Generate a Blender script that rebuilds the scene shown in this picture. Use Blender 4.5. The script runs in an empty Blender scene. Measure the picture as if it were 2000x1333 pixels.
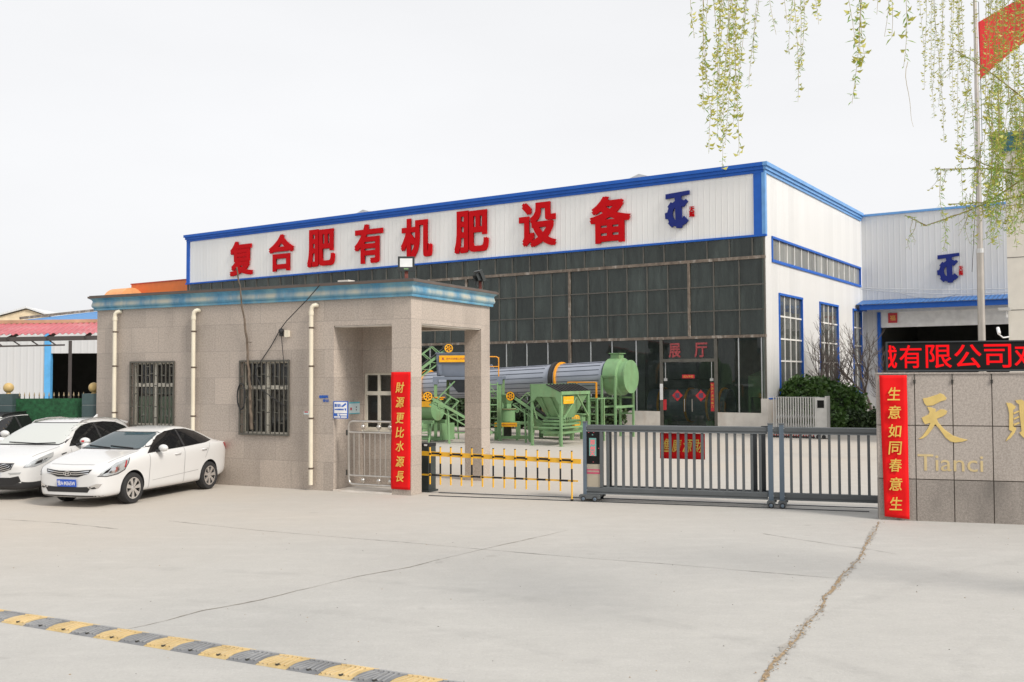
import bpy, bmesh, math, random
from mathutils import Vector, Matrix, Euler
from mathutils.bvhtree import BVHTree
R = math.radians
SC = bpy.context.scene
COL = SC.collection
random.seed(7)

# ------------------------------------------------------------------ camera
cam_d = bpy.data.cameras.new("camera"); cam = bpy.data.objects.new("camera", cam_d); COL.objects.link(cam)
cam_d.sensor_width = 36; cam_d.lens = 34.358; cam_d.clip_start = 0.1; cam_d.clip_end = 2000
_p, _r = R(2.0404), R(-0.22676)
_fw = Vector((0, math.cos(_p), math.sin(_p))); _u0 = Vector((0, -math.sin(_p), math.cos(_p))); _r0 = Vector((1, 0, 0))
_rt = math.cos(_r) * _r0 + math.sin(_r) * _u0; _up = -math.sin(_r) * _r0 + math.cos(_r) * _u0
cam.matrix_world = Matrix(((_rt.x, _up.x, -_fw.x, 0), (_rt.y, _up.y, -_fw.y, 0), (_rt.z, _up.z, -_fw.z, 2.5), (0, 0, 0, 1)))
SC.camera = cam

# ------------------------------------------------------------------ world and sun (bright hazy overcast)
SUN_EL, SUN_AZ = 42.0, -42.0            # elevation; azimuth of the sun measured from +X towards +Y
w = bpy.data.worlds.new("World"); SC.world = w; w.use_nodes = True
nt = w.node_tree; nt.nodes.clear()
sky = nt.nodes.new("ShaderNodeTexSky"); sky.sky_type = 'NISHITA'; sky.sun_disc = False
sky.sun_elevation = R(SUN_EL); sky.sun_rotation = R(90 - SUN_AZ); sky.air_density = 1.0; sky.dust_density = 4.0; sky.ozone_density = 1.0
hsv = nt.nodes.new("ShaderNodeHueSaturation"); hsv.inputs['Saturation'].default_value = 0.12
mixw = nt.nodes.new("ShaderNodeMix"); mixw.data_type = 'RGBA'; mixw.inputs[0].default_value = 0.72
mixw.inputs[7].default_value = (9.0, 9.04, 9.2, 1)
_tc = nt.nodes.new("ShaderNodeTexCoord"); _mp = nt.nodes.new("ShaderNodeMapping"); _mp.inputs['Scale'].default_value = (1, 1, 3.2); _nz = nt.nodes.new("ShaderNodeTexNoise"); _nz.inputs['Scale'].default_value = 1.6; _nz.inputs['Detail'].default_value = 5
_mr = nt.nodes.new("ShaderNodeMapRange"); _mr.inputs[1].default_value = .35; _mr.inputs[2].default_value = .7; _mr.inputs[3].default_value = .965; _mr.inputs[4].default_value = 1.03   # thin even cloud
_vm = nt.nodes.new("ShaderNodeVectorMath"); _vm.operation = 'SCALE'
nt.links.new(_tc.outputs['Generated'], _mp.inputs[0]); nt.links.new(_mp.outputs[0], _nz.inputs['Vector']); nt.links.new(_nz.outputs['Fac'], _mr.inputs[0])
bg = nt.nodes.new("ShaderNodeBackground"); bg.inputs['Strength'].default_value = 0.1
ow = nt.nodes.new("ShaderNodeOutputWorld")
nt.links.new(sky.outputs[0], hsv.inputs['Color']); nt.links.new(hsv.outputs[0], mixw.inputs[6])
nt.links.new(mixw.outputs[2], _vm.inputs[0]); nt.links.new(_mr.outputs[0], _vm.inputs['Scale']); nt.links.new(_vm.outputs[0], bg.inputs[0]); nt.links.new(bg.outputs[0], ow.inputs[0])
sd = bpy.data.lights.new("sun", 'SUN'); sd.energy = 2.4; sd.angle = R(14); sd.color = (1.0, 0.93, 0.84)
sun = bpy.data.objects.new("sun", sd); COL.objects.link(sun)
_d = Vector((math.cos(R(SUN_EL)) * math.cos(R(SUN_AZ)), math.cos(R(SUN_EL)) * math.sin(R(SUN_AZ)), math.sin(R(SUN_EL))))
sun.rotation_euler = _d.to_track_quat('Z', 'Y').to_euler()
SC.view_settings.view_transform = 'Standard'; SC.view_settings.look = 'None'
SC.view_settings.exposure = 0.3; SC.view_settings.gamma = 1.0
SC.render.engine = 'CYCLES'
SC.cycles.max_bounces = 6; SC.cycles.transparent_max_bounces = 12; SC.cycles.glossy_bounces = 3

# ------------------------------------------------------------------ materials
MATS = {}
def new_mat(name):
    m = bpy.data.materials.new(name); m.use_nodes = True; n = m.node_tree
    n.nodes.clear(); out = n.nodes.new("ShaderNodeOutputMaterial"); MATS[name] = m
    return m, n, out
def nd(n, t, **kw):
    x = n.nodes.new(t)
    for k, v in kw.items(): setattr(x, k, v)
    return x
def mixc(n, fac, a, b, mode='MIX'):
    x = nd(n, "ShaderNodeMix", data_type='RGBA', blend_type=mode)
    for sock, v in ((x.inputs[0], fac), (x.inputs[6], a), (x.inputs[7], b)):
        if isinstance(v, bpy.types.NodeSocket): n.links.new(v, sock)
        elif isinstance(v, (int, float)): sock.default_value = v
        else: sock.default_value = (*v, 1) if len(v) == 3 else v
    return x.outputs[2]
def math_(n, op, a, b=None, c=None):
    x = nd(n, "ShaderNodeMath", operation=op)
    for i, v in enumerate((a, b, c)):
        if v is None: continue
        if isinstance(v, bpy.types.NodeSocket): n.links.new(v, x.inputs[i])
        else: x.inputs[i].default_value = v
    return x.outputs[0]
def noise(n, vec, scale, detail=4, rough=.55, stretch=None):
    if stretch:
        mp = nd(n, "ShaderNodeMapping"); mp.inputs['Scale'].default_value = stretch; n.links.new(vec, mp.inputs[0]); vec = mp.outputs[0]
    x = nd(n, "ShaderNodeTexNoise"); x.inputs['Scale'].default_value = scale; x.inputs['Detail'].default_value = detail
    x.inputs['Roughness'].default_value = rough; n.links.new(vec, x.inputs['Vector']); return x.outputs['Fac']
def ramp(n, fac, lo, hi, a=0.0, b=1.0):
    x = nd(n, "ShaderNodeMapRange", clamp=True); n.links.new(fac, x.inputs[0])
    x.inputs[1].default_value = lo; x.inputs[2].default_value = hi; x.inputs[3].default_value = a; x.inputs[4].default_value = b
    return x.outputs[0]
def coords(n, kind='Object'):
    return nd(n, "ShaderNodeTexCoord").outputs[kind]
def bsdf(n, out, col, rough=.5, metal=0.0, spec=None, coat=0, bump=None, bdist=.01, bstr=1.0):
    b = nd(n, "ShaderNodeBsdfPrincipled")
    if isinstance(col, bpy.types.NodeSocket): n.links.new(col, b.inputs['Base Color'])
    else: b.inputs['Base Color'].default_value = (*col, 1)
    if isinstance(rough, bpy.types.NodeSocket): n.links.new(rough, b.inputs['Roughness'])
    else: b.inputs['Roughness'].default_value = rough
    b.inputs['Metallic'].default_value = metal
    if spec is not None: b.inputs['Specular IOR Level'].default_value = spec
    if coat: b.inputs['Coat Weight'].default_value = coat; b.inputs['Coat Roughness'].default_value = .04
    if bump is not None:
        bp = nd(n, "ShaderNodeBump"); bp.inputs['Distance'].default_value = bdist; bp.inputs['Strength'].default_value = bstr
        n.links.new(bump, bp.inputs['Height']); n.links.new(bp.outputs[0], b.inputs['Normal'])
    n.links.new(b.outputs[0], out.inputs[0]); return b
def M(name, col, rough=.5, metal=0.0, var=.12, scale=2.5, spec=None, coat=0, bscale=0, bdist=.004, dirt=None, dirt_amt=.3, dirt_scale=1.3):
    """plain paint / metal / cloth with some tone variation and optional stains"""
    m, n, out = new_mat(name); v = coords(n)
    f = noise(n, v, scale)
    lo = tuple(c * (1 - var) for c in col); hi = tuple(min(1, c * (1 + var)) for c in col)
    c = mixc(n, ramp(n, f, .3, .7), lo, hi)
    if dirt:
        g = noise(n, v, dirt_scale, 6, .65, (1, 1, .35))
        c = mixc(n, ramp(n, g, .52, .75, 0, dirt_amt), c, dirt)
    bmp = noise(n, v, bscale, 3) if bscale else None
    bsdf(n, out, c, rough, metal, spec, coat, bmp, bdist)
    return m
def corrugated(name, col, pitch, depth=.03, rough=.45, rib=.25, dirt=None, axis=0, var=.04):
    m, n, out = new_mat(name); uv = coords(n, 'UV'); o = coords(n)
    sp = nd(n, "ShaderNodeSeparateXYZ"); n.links.new(uv, sp.inputs[0])
    fr = math_(n, 'FRACT', math_(n, 'DIVIDE', sp.outputs[axis], pitch))
    tri = math_(n, 'ABSOLUTE', math_(n, 'SUBTRACT', fr, .5))
    h = ramp(n, tri, .5 - rib, .5 - rib * .35, 0, 1)
    # panel to panel tone
    pn = nd(n, "ShaderNodeTexWhiteNoise", noise_dimensions='1D'); n.links.new(math_(n, 'FLOOR', math_(n, 'DIVIDE', sp.outputs[axis], pitch * 4)), pn.inputs['W'])
    c = mixc(n, pn.outputs[0], tuple(x * (1 - var) for x in col), tuple(min(1, x * (1 + var)) for x in col))
    if dirt:
        g = noise(n, o, 1.1, 6, .65, (1.6, 1.6, .25)); c = mixc(n, ramp(n, g, .5, .8, 0, .35), c, dirt)
    bsdf(n, out, c, rough, 0, None, 0, h, depth)
    return m
def granite(name, a, b, tw, th, joint=(.30, .265, .235), mortar=.005, stain=(.12, .105, .09), stain_amt=.35, rough=.55):
    m, n, out = new_mat(name); uv = coords(n, 'UV'); o = coords(n)
    br = nd(n, "ShaderNodeTexBrick", offset=.5, squash=1.0); n.links.new(uv, br.inputs['Vector'])
    br.inputs['Scale'].default_value = 1; br.inputs['Brick Width'].default_value = tw; br.inputs['Row Height'].default_value = th
    br.inputs['Mortar Size'].default_value = mortar; br.inputs['Bias'].default_value = 0; br.inputs['Mortar Smooth'].default_value = .3
    br.inputs['Color1'].default_value = (.90, .895, .89, 1); br.inputs['Color2'].default_value = (1.07, 1.06, 1.05, 1); br.inputs['Mortar'].default_value = (.9, .9, .9, 1)
    sp = noise(n, o, 75, 2, .8); c = mixc(n, ramp(n, sp, .36, .64), a, b)
    sp2 = noise(n, o, 28, 2, .7); c = mixc(n, ramp(n, sp2, .40, .62, .0, .5), c, tuple(x * .72 for x in a))
    c = mixc(n, 1.0, c, br.outputs['Color'], 'MULTIPLY')
    g = noise(n, o, .9, 6, .62, (1, 1, .5)); c = mixc(n, ramp(n, g, .5, .78, 0, stain_amt), c, stain)
    g2 = noise(n, o, 2.2, 4, .6, (1.8, 1.8, .18)); c = mixc(n, ramp(n, g2, .6, .8, 0, .25), c, (.5, .47, .43))
    c = mixc(n, br.outputs['Fac'], c, joint)
    bsdf(n, out, c, rough, 0, .35)
    return m
def glass(name, tint, film, film_amt, rough=.02, flat=.0):
    """window glass: tinted see-through, a mirror coat by Fresnel, and a thin film of dust in streaks"""
    m, n, out = new_mat(name); o = coords(n)
    tr = nd(n, "ShaderNodeBsdfTransparent"); tr.inputs[0].default_value = (*tint, 1)
    gl = nd(n, "ShaderNodeBsdfGlossy"); gl.inputs['Roughness'].default_value = rough; gl.inputs['Color'].default_value = (1, 1, 1, 1)
    df = nd(n, "ShaderNodeBsdfDiffuse"); df.inputs[0].default_value = (*film, 1)
    fr = nd(n, "ShaderNodeFresnel"); fr.inputs[0].default_value = 1.45
    m1 = nd(n, "ShaderNodeMixShader"); m2 = nd(n, "ShaderNodeMixShader")
    g = noise(n, o, 1.6, 6, .65, (2.2, 2.2, .35)); g2 = noise(n, o, .35, 3)
    uv = coords(n, 'UV'); sx = nd(n, "ShaderNodeSeparateXYZ"); n.links.new(uv, sx.inputs[0])
    cell = nd(n, "ShaderNodeCombineXYZ"); n.links.new(math_(n, 'FLOOR', math_(n, 'DIVIDE', math_(n, 'ADD', sx.outputs[0], .4), 1.013)), cell.inputs[0]); n.links.new(math_(n, 'FLOOR', math_(n, 'DIVIDE', sx.outputs[1], 1.06)), cell.inputs[1])
    wn = nd(n, "ShaderNodeTexWhiteNoise", noise_dimensions='2D'); n.links.new(cell.outputs[0], wn.inputs['Vector'])
    tl = nd(n, "ShaderNodeVectorMath", operation='SUBTRACT'); n.links.new(wn.outputs['Color'], tl.inputs[0]); tl.inputs[1].default_value = (.5, .5, .5)
    ts = nd(n, "ShaderNodeVectorMath", operation='SCALE'); n.links.new(tl.outputs[0], ts.inputs[0]); ts.inputs['Scale'].default_value = .035
    ge = nd(n, "ShaderNodeNewGeometry"); ta = nd(n, "ShaderNodeVectorMath", operation='ADD'); n.links.new(ge.outputs['Normal'], ta.inputs[0]); n.links.new(ts.outputs[0], ta.inputs[1])
    tn = nd(n, "ShaderNodeVectorMath", operation='NORMALIZE'); n.links.new(ta.outputs[0], tn.inputs[0]); n.links.new(tn.outputs[0], gl.inputs['Normal'])
    g2 = math_(n, 'ADD', math_(n, 'MULTIPLY', g2, .35), math_(n, 'MULTIPLY', wn.outputs['Value'], .65))
    fa = math_(n, 'MULTIPLY', ramp(n, g, .3, .75, (.35 + .65 * flat) * film_amt, (1.4 - .4 * flat) * film_amt), ramp(n, g2, .3, .7, .7, 1.2))
    n.links.new(fa, m1.inputs[0]); n.links.new(tr.outputs[0], m1.inputs[1]); n.links.new(df.outputs[0], m1.inputs[2])
    n.links.new(fr.outputs[0], m2.inputs[0]); n.links.new(m1.outputs[0], m2.inputs[1]); n.links.new(gl.outputs[0], m2.inputs[2])
    n.links.new(m2.outputs[0], out.inputs[0]); return m
def emit(name, col, s):
    m, n, out = new_mat(name); b = bsdf(n, out, tuple(c * .08 for c in col), .9, 0, .1)
    b.inputs['Emission Color'].default_value = (*col, 1); b.inputs['Emission Strength'].default_value = s; return m

# concrete ground
def ground_mat():
    m, n, out = new_mat("concrete_ground"); o = coords(n)
    big = noise(n, o, .11, 5, .6); mid = noise(n, o, 1.5, 8, .7, (1, 1.3, 1)); fine = noise(n, o, 7, 6, .75); grit = noise(n, o, 34, 3, .8)
    c = mixc(n, ramp(n, big, .3, .7), (.415, .41, .39), (.46, .45, .425))
    c = mixc(n, ramp(n, mid, .44, .7, 0, .45), c, (.375, .368, .35))
    st = noise(n, o, 2.1, 8, .74, (.4, 1.4, 1)); c = mixc(n, ramp(n, st, .5, .68, 0, .38), c, (.53, .52, .495))
    st2 = noise(n, o, 1.9, 8, .75, (1.6, .4, 1)); c = mixc(n, ramp(n, st2, .55, .72, 0, .18), c, (.345, .34, .325))
    c = mixc(n, ramp(n, fine, .38, .66, 0, .35), c, (.375, .368, .355))
    c = mixc(n, ramp(n, grit, .56, .72, 0, .5), c, (.30, .29, .27)); c = mixc(n, ramp(n, grit, .44, .30, 0, .35), c, (.59, .58, .56))
    for cx, cy, r0 in ((-6.0, 2.0, 9.4), (14.0, 1.0, 12.6)):      # faint curved tyre tracks, two wheels each
        dv = nd(n, "ShaderNodeVectorMath", operation='DISTANCE'); n.links.new(o, dv.inputs[0]); dv.inputs[1].default_value = (cx, cy, 0)
        for dr in (0, 1.55):
            band = ramp(n, math_(n, 'ABSOLUTE', math_(n, 'SUBTRACT', dv.outputs['Value'], r0 + dr)), .07, .14, 1, 0)
            c = mixc(n, math_(n, 'MULTIPLY', band, ramp(n, mid, .42, .68, 0, .28)), c, (.27, .265, .255))
    spots = noise(n, o, 2.3, 2, .4); c = mixc(n, ramp(n, spots, .72, .76, 0, .30), c, (.27, .26, .245))
    du = noise(n, o, .16, 4, .6); sx = nd(n, "ShaderNodeSeparateXYZ"); n.links.new(o, sx.inputs[0])
    far = ramp(n, math_(n, 'ADD', math_(n, 'MULTIPLY', sx.outputs[0], -.55), sx.outputs[1]), 12, 24)
    c = mixc(n, math_(n, 'MULTIPLY', far, ramp(n, du, .3, .65, .2, .55)), c, (.515, .435, .345))
    h = mixc(n, .5, fine, grit)
    bsdf(n, out, c, .82, 0, .3, 0, h, .008)
    return m
ground_mat()
granite("granite_wall", (.385, .332, .287), (.61, .535, .47), .9, .62)
granite("granite_sign_low", (.27, .24, .215), (.42, .38, .345), 60, 60, stain=(.12, .11, .10), stain_amt=.75)
granite("granite_sign", (.38, .34, .305), (.57, .51, .465), 60, 60, stain_amt=.25)
M("white_panel_plain", (.78, .78, .76), .4)
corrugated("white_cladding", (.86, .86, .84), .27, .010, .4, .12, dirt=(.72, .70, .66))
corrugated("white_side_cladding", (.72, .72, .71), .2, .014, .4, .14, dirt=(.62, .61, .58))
corrugated("grey_cladding", (.64, .65, .66), .3, .010, .42, .16, dirt=(.55, .54, .52))
corrugated("shed_cladding", (.56, .57, .58), .3, .008, .5, .2, dirt=(.58, .57, .54))
corrugated("red_roof_sheet", (.50, .085, .10), .33, .06, .5, .2, dirt=(.55, .22, .2), axis=0, var=.12)
corrugated("blue_roof_sheet", (.07, .25, .55), .4, .05, .5, .2)
corrugated("blue_canopy_sheet", (.035, .15, .42), .22, .04, .45, .3)
M("blue_trim", (.022, .12, .50), .45, var=.08, spec=.2)
M("blue_trim_pale", (.13, .33, .66), .4, var=.1)
M("red_letter", (.55, .006, .010), .6, var=.06, spec=.08)
M("navy_logo", (.022, .034, .19), .6, var=.06, spec=.08)
M("bronze_mullion", (.105, .10, .085), .55, var=.2)
M("rusty_beam", (.18, .145, .115), .8, var=.3, scale=6, dirt=(.62, .58, .52), dirt_amt=.9, dirt_scale=3.5)
M("steel_mullion", (.50, .52, .53), .4, .4)
M("plinth_concrete", (.68, .64, .585), .85, var=.12, scale=1.6, dirt=(.45, .33, .24), dirt_amt=.6)
M("dark_interior", (.09, .095, .09), .9)
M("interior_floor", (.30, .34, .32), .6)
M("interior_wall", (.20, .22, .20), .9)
glass("facade_glass", (.36, .44, .40), (.13, .165, .15), .34)
glass("showroom_glass", (.66, .72, .69), (.11, .135, .125), .17)
glass("side_glass", (.30, .33, .32), (.20, .215, .205), .5, flat=.8)
glass("strip_glass", (.3, .32, .3), (.33, .335, .31), .75, flat=.85)
glass("window_glass", (.60, .64, .62), (.2, .2, .19), .12)
M("cream_frame", (.70, .66, .56), .45)
M("white_frame", (.74, .73, .70), .45)
M("cream_pipe", (.72, .66, .53), .45, var=.06, dirt=(.45, .36, .24), dirt_amt=.35)
M("pipe_band", (.1, .07, .05), .6)
M("steel_grille", (.085, .08, .066), .5)
M("roof_felt", (.11, .105, .10), .85)
M("cornice_edge", (.13, .10, .085), .8)
M("plaster_soffit", (.62, .58, .52), .9, dirt=(.5, .42, .33), dirt_amt=.5)
def cornice_mat():
    m, n, out = new_mat("glazed_cornice"); uv = coords(n, 'UV'); o = coords(n)
    a = noise(n, o, 1.5, 5, .6, (1, 1, .3)); b = noise(n, o, 6, 4, .6, (1, 1, .5))
    sp = nd(n, "ShaderNodeSeparateXYZ"); n.links.new(o, sp.inputs[0])
    band = math_(n, 'ABSOLUTE', math_(n, 'SUBTRACT', sp.outputs[2], 4.335))
    band = ramp(n, band, .02, .075, .8, 0)
    c = mixc(n, ramp(n, a, .4, .62), (.05, .21, .36), (.17, .34, .40))
    c = mixc(n, ramp(n, b, .45, .75, 0, .7), c, (.10, .34, .52))
    c = mixc(n, math_(n, 'MULTIPLY', band, ramp(n, a, .38, .6, .1, 1)), c, (.55, .50, .38))
    dr = noise(n, o, 1.1, 6, .7, (1, 1, 1)); c = mixc(n, ramp(n, dr, .64, .72, 0, .8), c, (.52, .42, .31))
    bsdf(n, out, c, .22, 0, .5)
cornice_mat()
M("stainless", (.55, .52, .48), .28, .9, var=.1, scale=8)
M("stainless_dull", (.60, .60, .59), .4, .6)
def banner_mat(name, col):
    m, n, out = new_mat(name); o = coords(n)
    f = noise(n, o, 1.4, 4); c = mixc(n, ramp(n, f, .3, .7), tuple(x * .93 for x in col), col)
    bsdf(n, out, c, .6, 0, .12)
banner_mat("banner_red", (.80, .012, .014))
M("gold_text", (.78, .52, .10), .4, .15, var=.15, scale=9)
M("gold_carved", (.74, .55, .20), .38, .25, var=.1, scale=5)
M("gold_pale", (.62, .49, .26), .45, .2)
M("sign_blue", (.015, .11, .48), .45); M("sign_white", (.80, .80, .80), .5); M("sign_pale", (.62, .74, .76), .5); M("sign_cyan", (.12, .48, .58), .5); M("sign_red", (.55, .03, .04), .5); M("text_dark", (.06, .08, .14), .6)
M("gate_grey", (.098, .108, .114), .5, .0, var=.08); M("gate_blue_grey", (.125, .165, .21), .42, .25, var=.06); M("gate_dark", (.05, .056, .062), .45, .2)
M("gate_panel_beige", (.42, .37, .29), .4, .2); M("gate_stripe", (.5, .05, .13), .5)
M("black_plastic", (.016, .016, .018), .5, spec=.3); M("rubber", (.022, .022, .023), .75, var=.2)
M("screen_black", (.008, .008, .008), .6, spec=.2)
M("screen_teal", (.16, .36, .33), .3)
emit("led_red", (1.0, .008, .012), .8)
emit("led_pink", (1.0, .20, .22), .7)
M("boom_yellow", (.80, .44, .03), .4, var=.06); M("barrier_body", (.035, .045, .045), .45)
M("machine_green", (.19, .335, .165), .5, var=.12, dirt=(.20, .155, .08), dirt_amt=.5, dirt_scale=2.6, spec=.3)
M("machine_grey", (.175, .205, .26), .38, var=.08); M("machine_yellow", (.85, .42, .01), .4); M("rail_orange", (.80, .33, .015), .45)
M("belt_black", (.03, .03, .03), .7)
def cladding_drum():
    m, n, out = new_mat("drum_cladding"); o = coords(n)
    f = noise(n, o, 1.2, 4); c = mixc(n, ramp(n, f, .3, .7), (.31, .34, .40), (.37, .40, .46)); bsdf(n, out, c, .36, .3)
cladding_drum()
M("drum_seam", (.075, .085, .11), .5, .3)
M("crane_orange", (.78, .17, .02), .45, var=.06); M("crane_pale", (.78, .34, .13), .5); M("crane_red", (.45, .05, .02), .5)
M("fence_green", (.012, .075, .028), .85, var=.45, scale=14); M("pillar_tile", (.05, .082, .085), .5, var=.2); M("mortar_pale", (.25, .27, .27), .8)
M("ball_tan", (.52, .37, .15), .5, var=.12); M("iron_dark", (.05, .048, .042), .55, .3); M("finial_gold", (.4, .32, .2), .4, .4)
M("ridge_brown", (.42, .27, .17), .8, var=.25); M("steel_brown", (.05, .042, .04), .7); M("sky_blue_post", (.10, .37, .70), .5)
M("cream_wall", (.74, .70, .62), .7, var=.05); M("cream_gable", (.70, .58, .40), .7); M("teal_cornice", (.05, .16, .20), .35, var=.3)
M("pole_metal", (.50, .46, .41), .35, .7, var=.1, scale=3)
def cloth_flag():
    m, n, out = new_mat("flag_cloth"); o = coords(n)
    d = nd(n, "ShaderNodeBsdfDiffuse"); d.inputs[0].default_value = (.72, .05, .05, 1)
    t = nd(n, "ShaderNodeBsdfTranslucent"); t.inputs[0].default_value = (.85, .10, .10, 1)
    x = nd(n, "ShaderNodeMixShader"); x.inputs[0].default_value = .5
    n.links.new(d.outputs[0], x.inputs[1]); n.links.new(t.outputs[0], x.inputs[2]); n.links.new(x.outputs[0], out.inputs[0])
cloth_flag()
def leaf_mat(name, a, b, scale=3, trans=.35):
    m, n, out = new_mat(name); o = coords(n)
    f = noise(n, o, scale, 3, .6); c = mixc(n, ramp(n, f, .35, .65), a, b)
    bs = nd(n, "ShaderNodeBsdfPrincipled"); n.links.new(c, bs.inputs['Base Color']); bs.inputs['Roughness'].default_value = .5
    t = nd(n, "ShaderNodeBsdfTranslucent"); n.links.new(c, t.inputs[0]); x = nd(n, "ShaderNodeMixShader"); x.inputs[0].default_value = trans
    n.links.new(bs.outputs[0], x.inputs[1]); n.links.new(t.outputs[0], x.inputs[2]); n.links.new(x.outputs[0], out.inputs[0])
leaf_mat("willow_green", (.22, .38, .045), (.36, .48, .09), 5); leaf_mat("willow_yellow", (.52, .50, .07), (.60, .58, .16), 5)
leaf_mat("shrub_leaf", (.04, .095, .02), (.085, .16, .035), 2.2, .2); leaf_mat("hedge_leaf", (.022, .05, .014), (.05, .085, .025), 2.0, .15)
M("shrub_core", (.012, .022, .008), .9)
M("willow_bark", (.16, .115, .07), .85, var=.3, scale=12); M("twig_brown", (.26, .20, .07), .7); M("twig_grey", (.17, .14, .125), .85)
M("crack_dirt", (.31, .225, .135), .95, var=.35, scale=14, dirt=(.16, .14, .12), dirt_amt=.9, dirt_scale=9); M("crack_pale", (.27, .245, .21), .95, var=.3, scale=8); M("crack_dark", (.16, .15, .135), .95, var=.4, scale=8)
M("joint_grit", (.12, .115, .105), .9); M("chipped_concrete", (.335, .32, .295), .95, var=.25, scale=10)
M("bump_yellow", (.50, .37, .17), .75, var=.25, scale=7, dirt=(.42, .38, .32), dirt_amt=.7, dirt_scale=5)
M("bump_yellow_rib", (.56, .43, .23), .8, var=.2); M("bump_black_rib", (.27, .275, .28), .8, var=.2); M("bump_black", (.175, .18, .19), .75, var=.25, scale=7, dirt=(.33, .33, .33), dirt_amt=.6, dirt_scale=4)
M("cable_black", (.02, .02, .022), .6); M("cable_white", (.6, .6, .58), .6); M("stick_brown", (.13, .10, .075), .85, var=.35, scale=9); M("rust_post", (.20, .06, .045), .75, var=.3)
M("lamp_glass", (.75, .77, .76), .2); M("lamp_housing", (.03, .035, .035), .4)
# cars
m_, n_, o_ = new_mat("car_white"); bsdf(n_, o_, (.66, .66, .655), .25, 0, .5, .8)
M("car_black", (.015, .015, .016), .35); M("car_trim", (.03, .03, .032), .55)
m_, n_, o_ = new_mat("car_glass_dark"); bsdf(n_, o_, (.012, .012, .013), .05, 0, .5)
m_, n_, o_ = new_mat("car_windscreen"); bsdf(n_, o_, (.045, .07, .078), .05, 0, .7)
m_, n_, o_ = new_mat("car_windscreen_shade"); bsdf(n_, o_, (.52, .54, .52), .12, 0, .6)
M("chrome", (.75, .75, .76), .12, 1.0, var=.03); M("alloy", (.78, .77, .76), .25, .85, var=.06); M("lamp_clear", (.55, .57, .58), .1, .55); M("gap_grey", (.30, .30, .30), .6); M("tail_red", (.35, .012, .018), .2)
M("plate_blue", (.02, .10, .55), .4); M("caliper_red", (.6, .02, .02), .4); M("curtain_green", (.62, .72, .56), .8, var=.1, scale=4); M("blind_white", (.7, .7, .66), .7)

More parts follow.
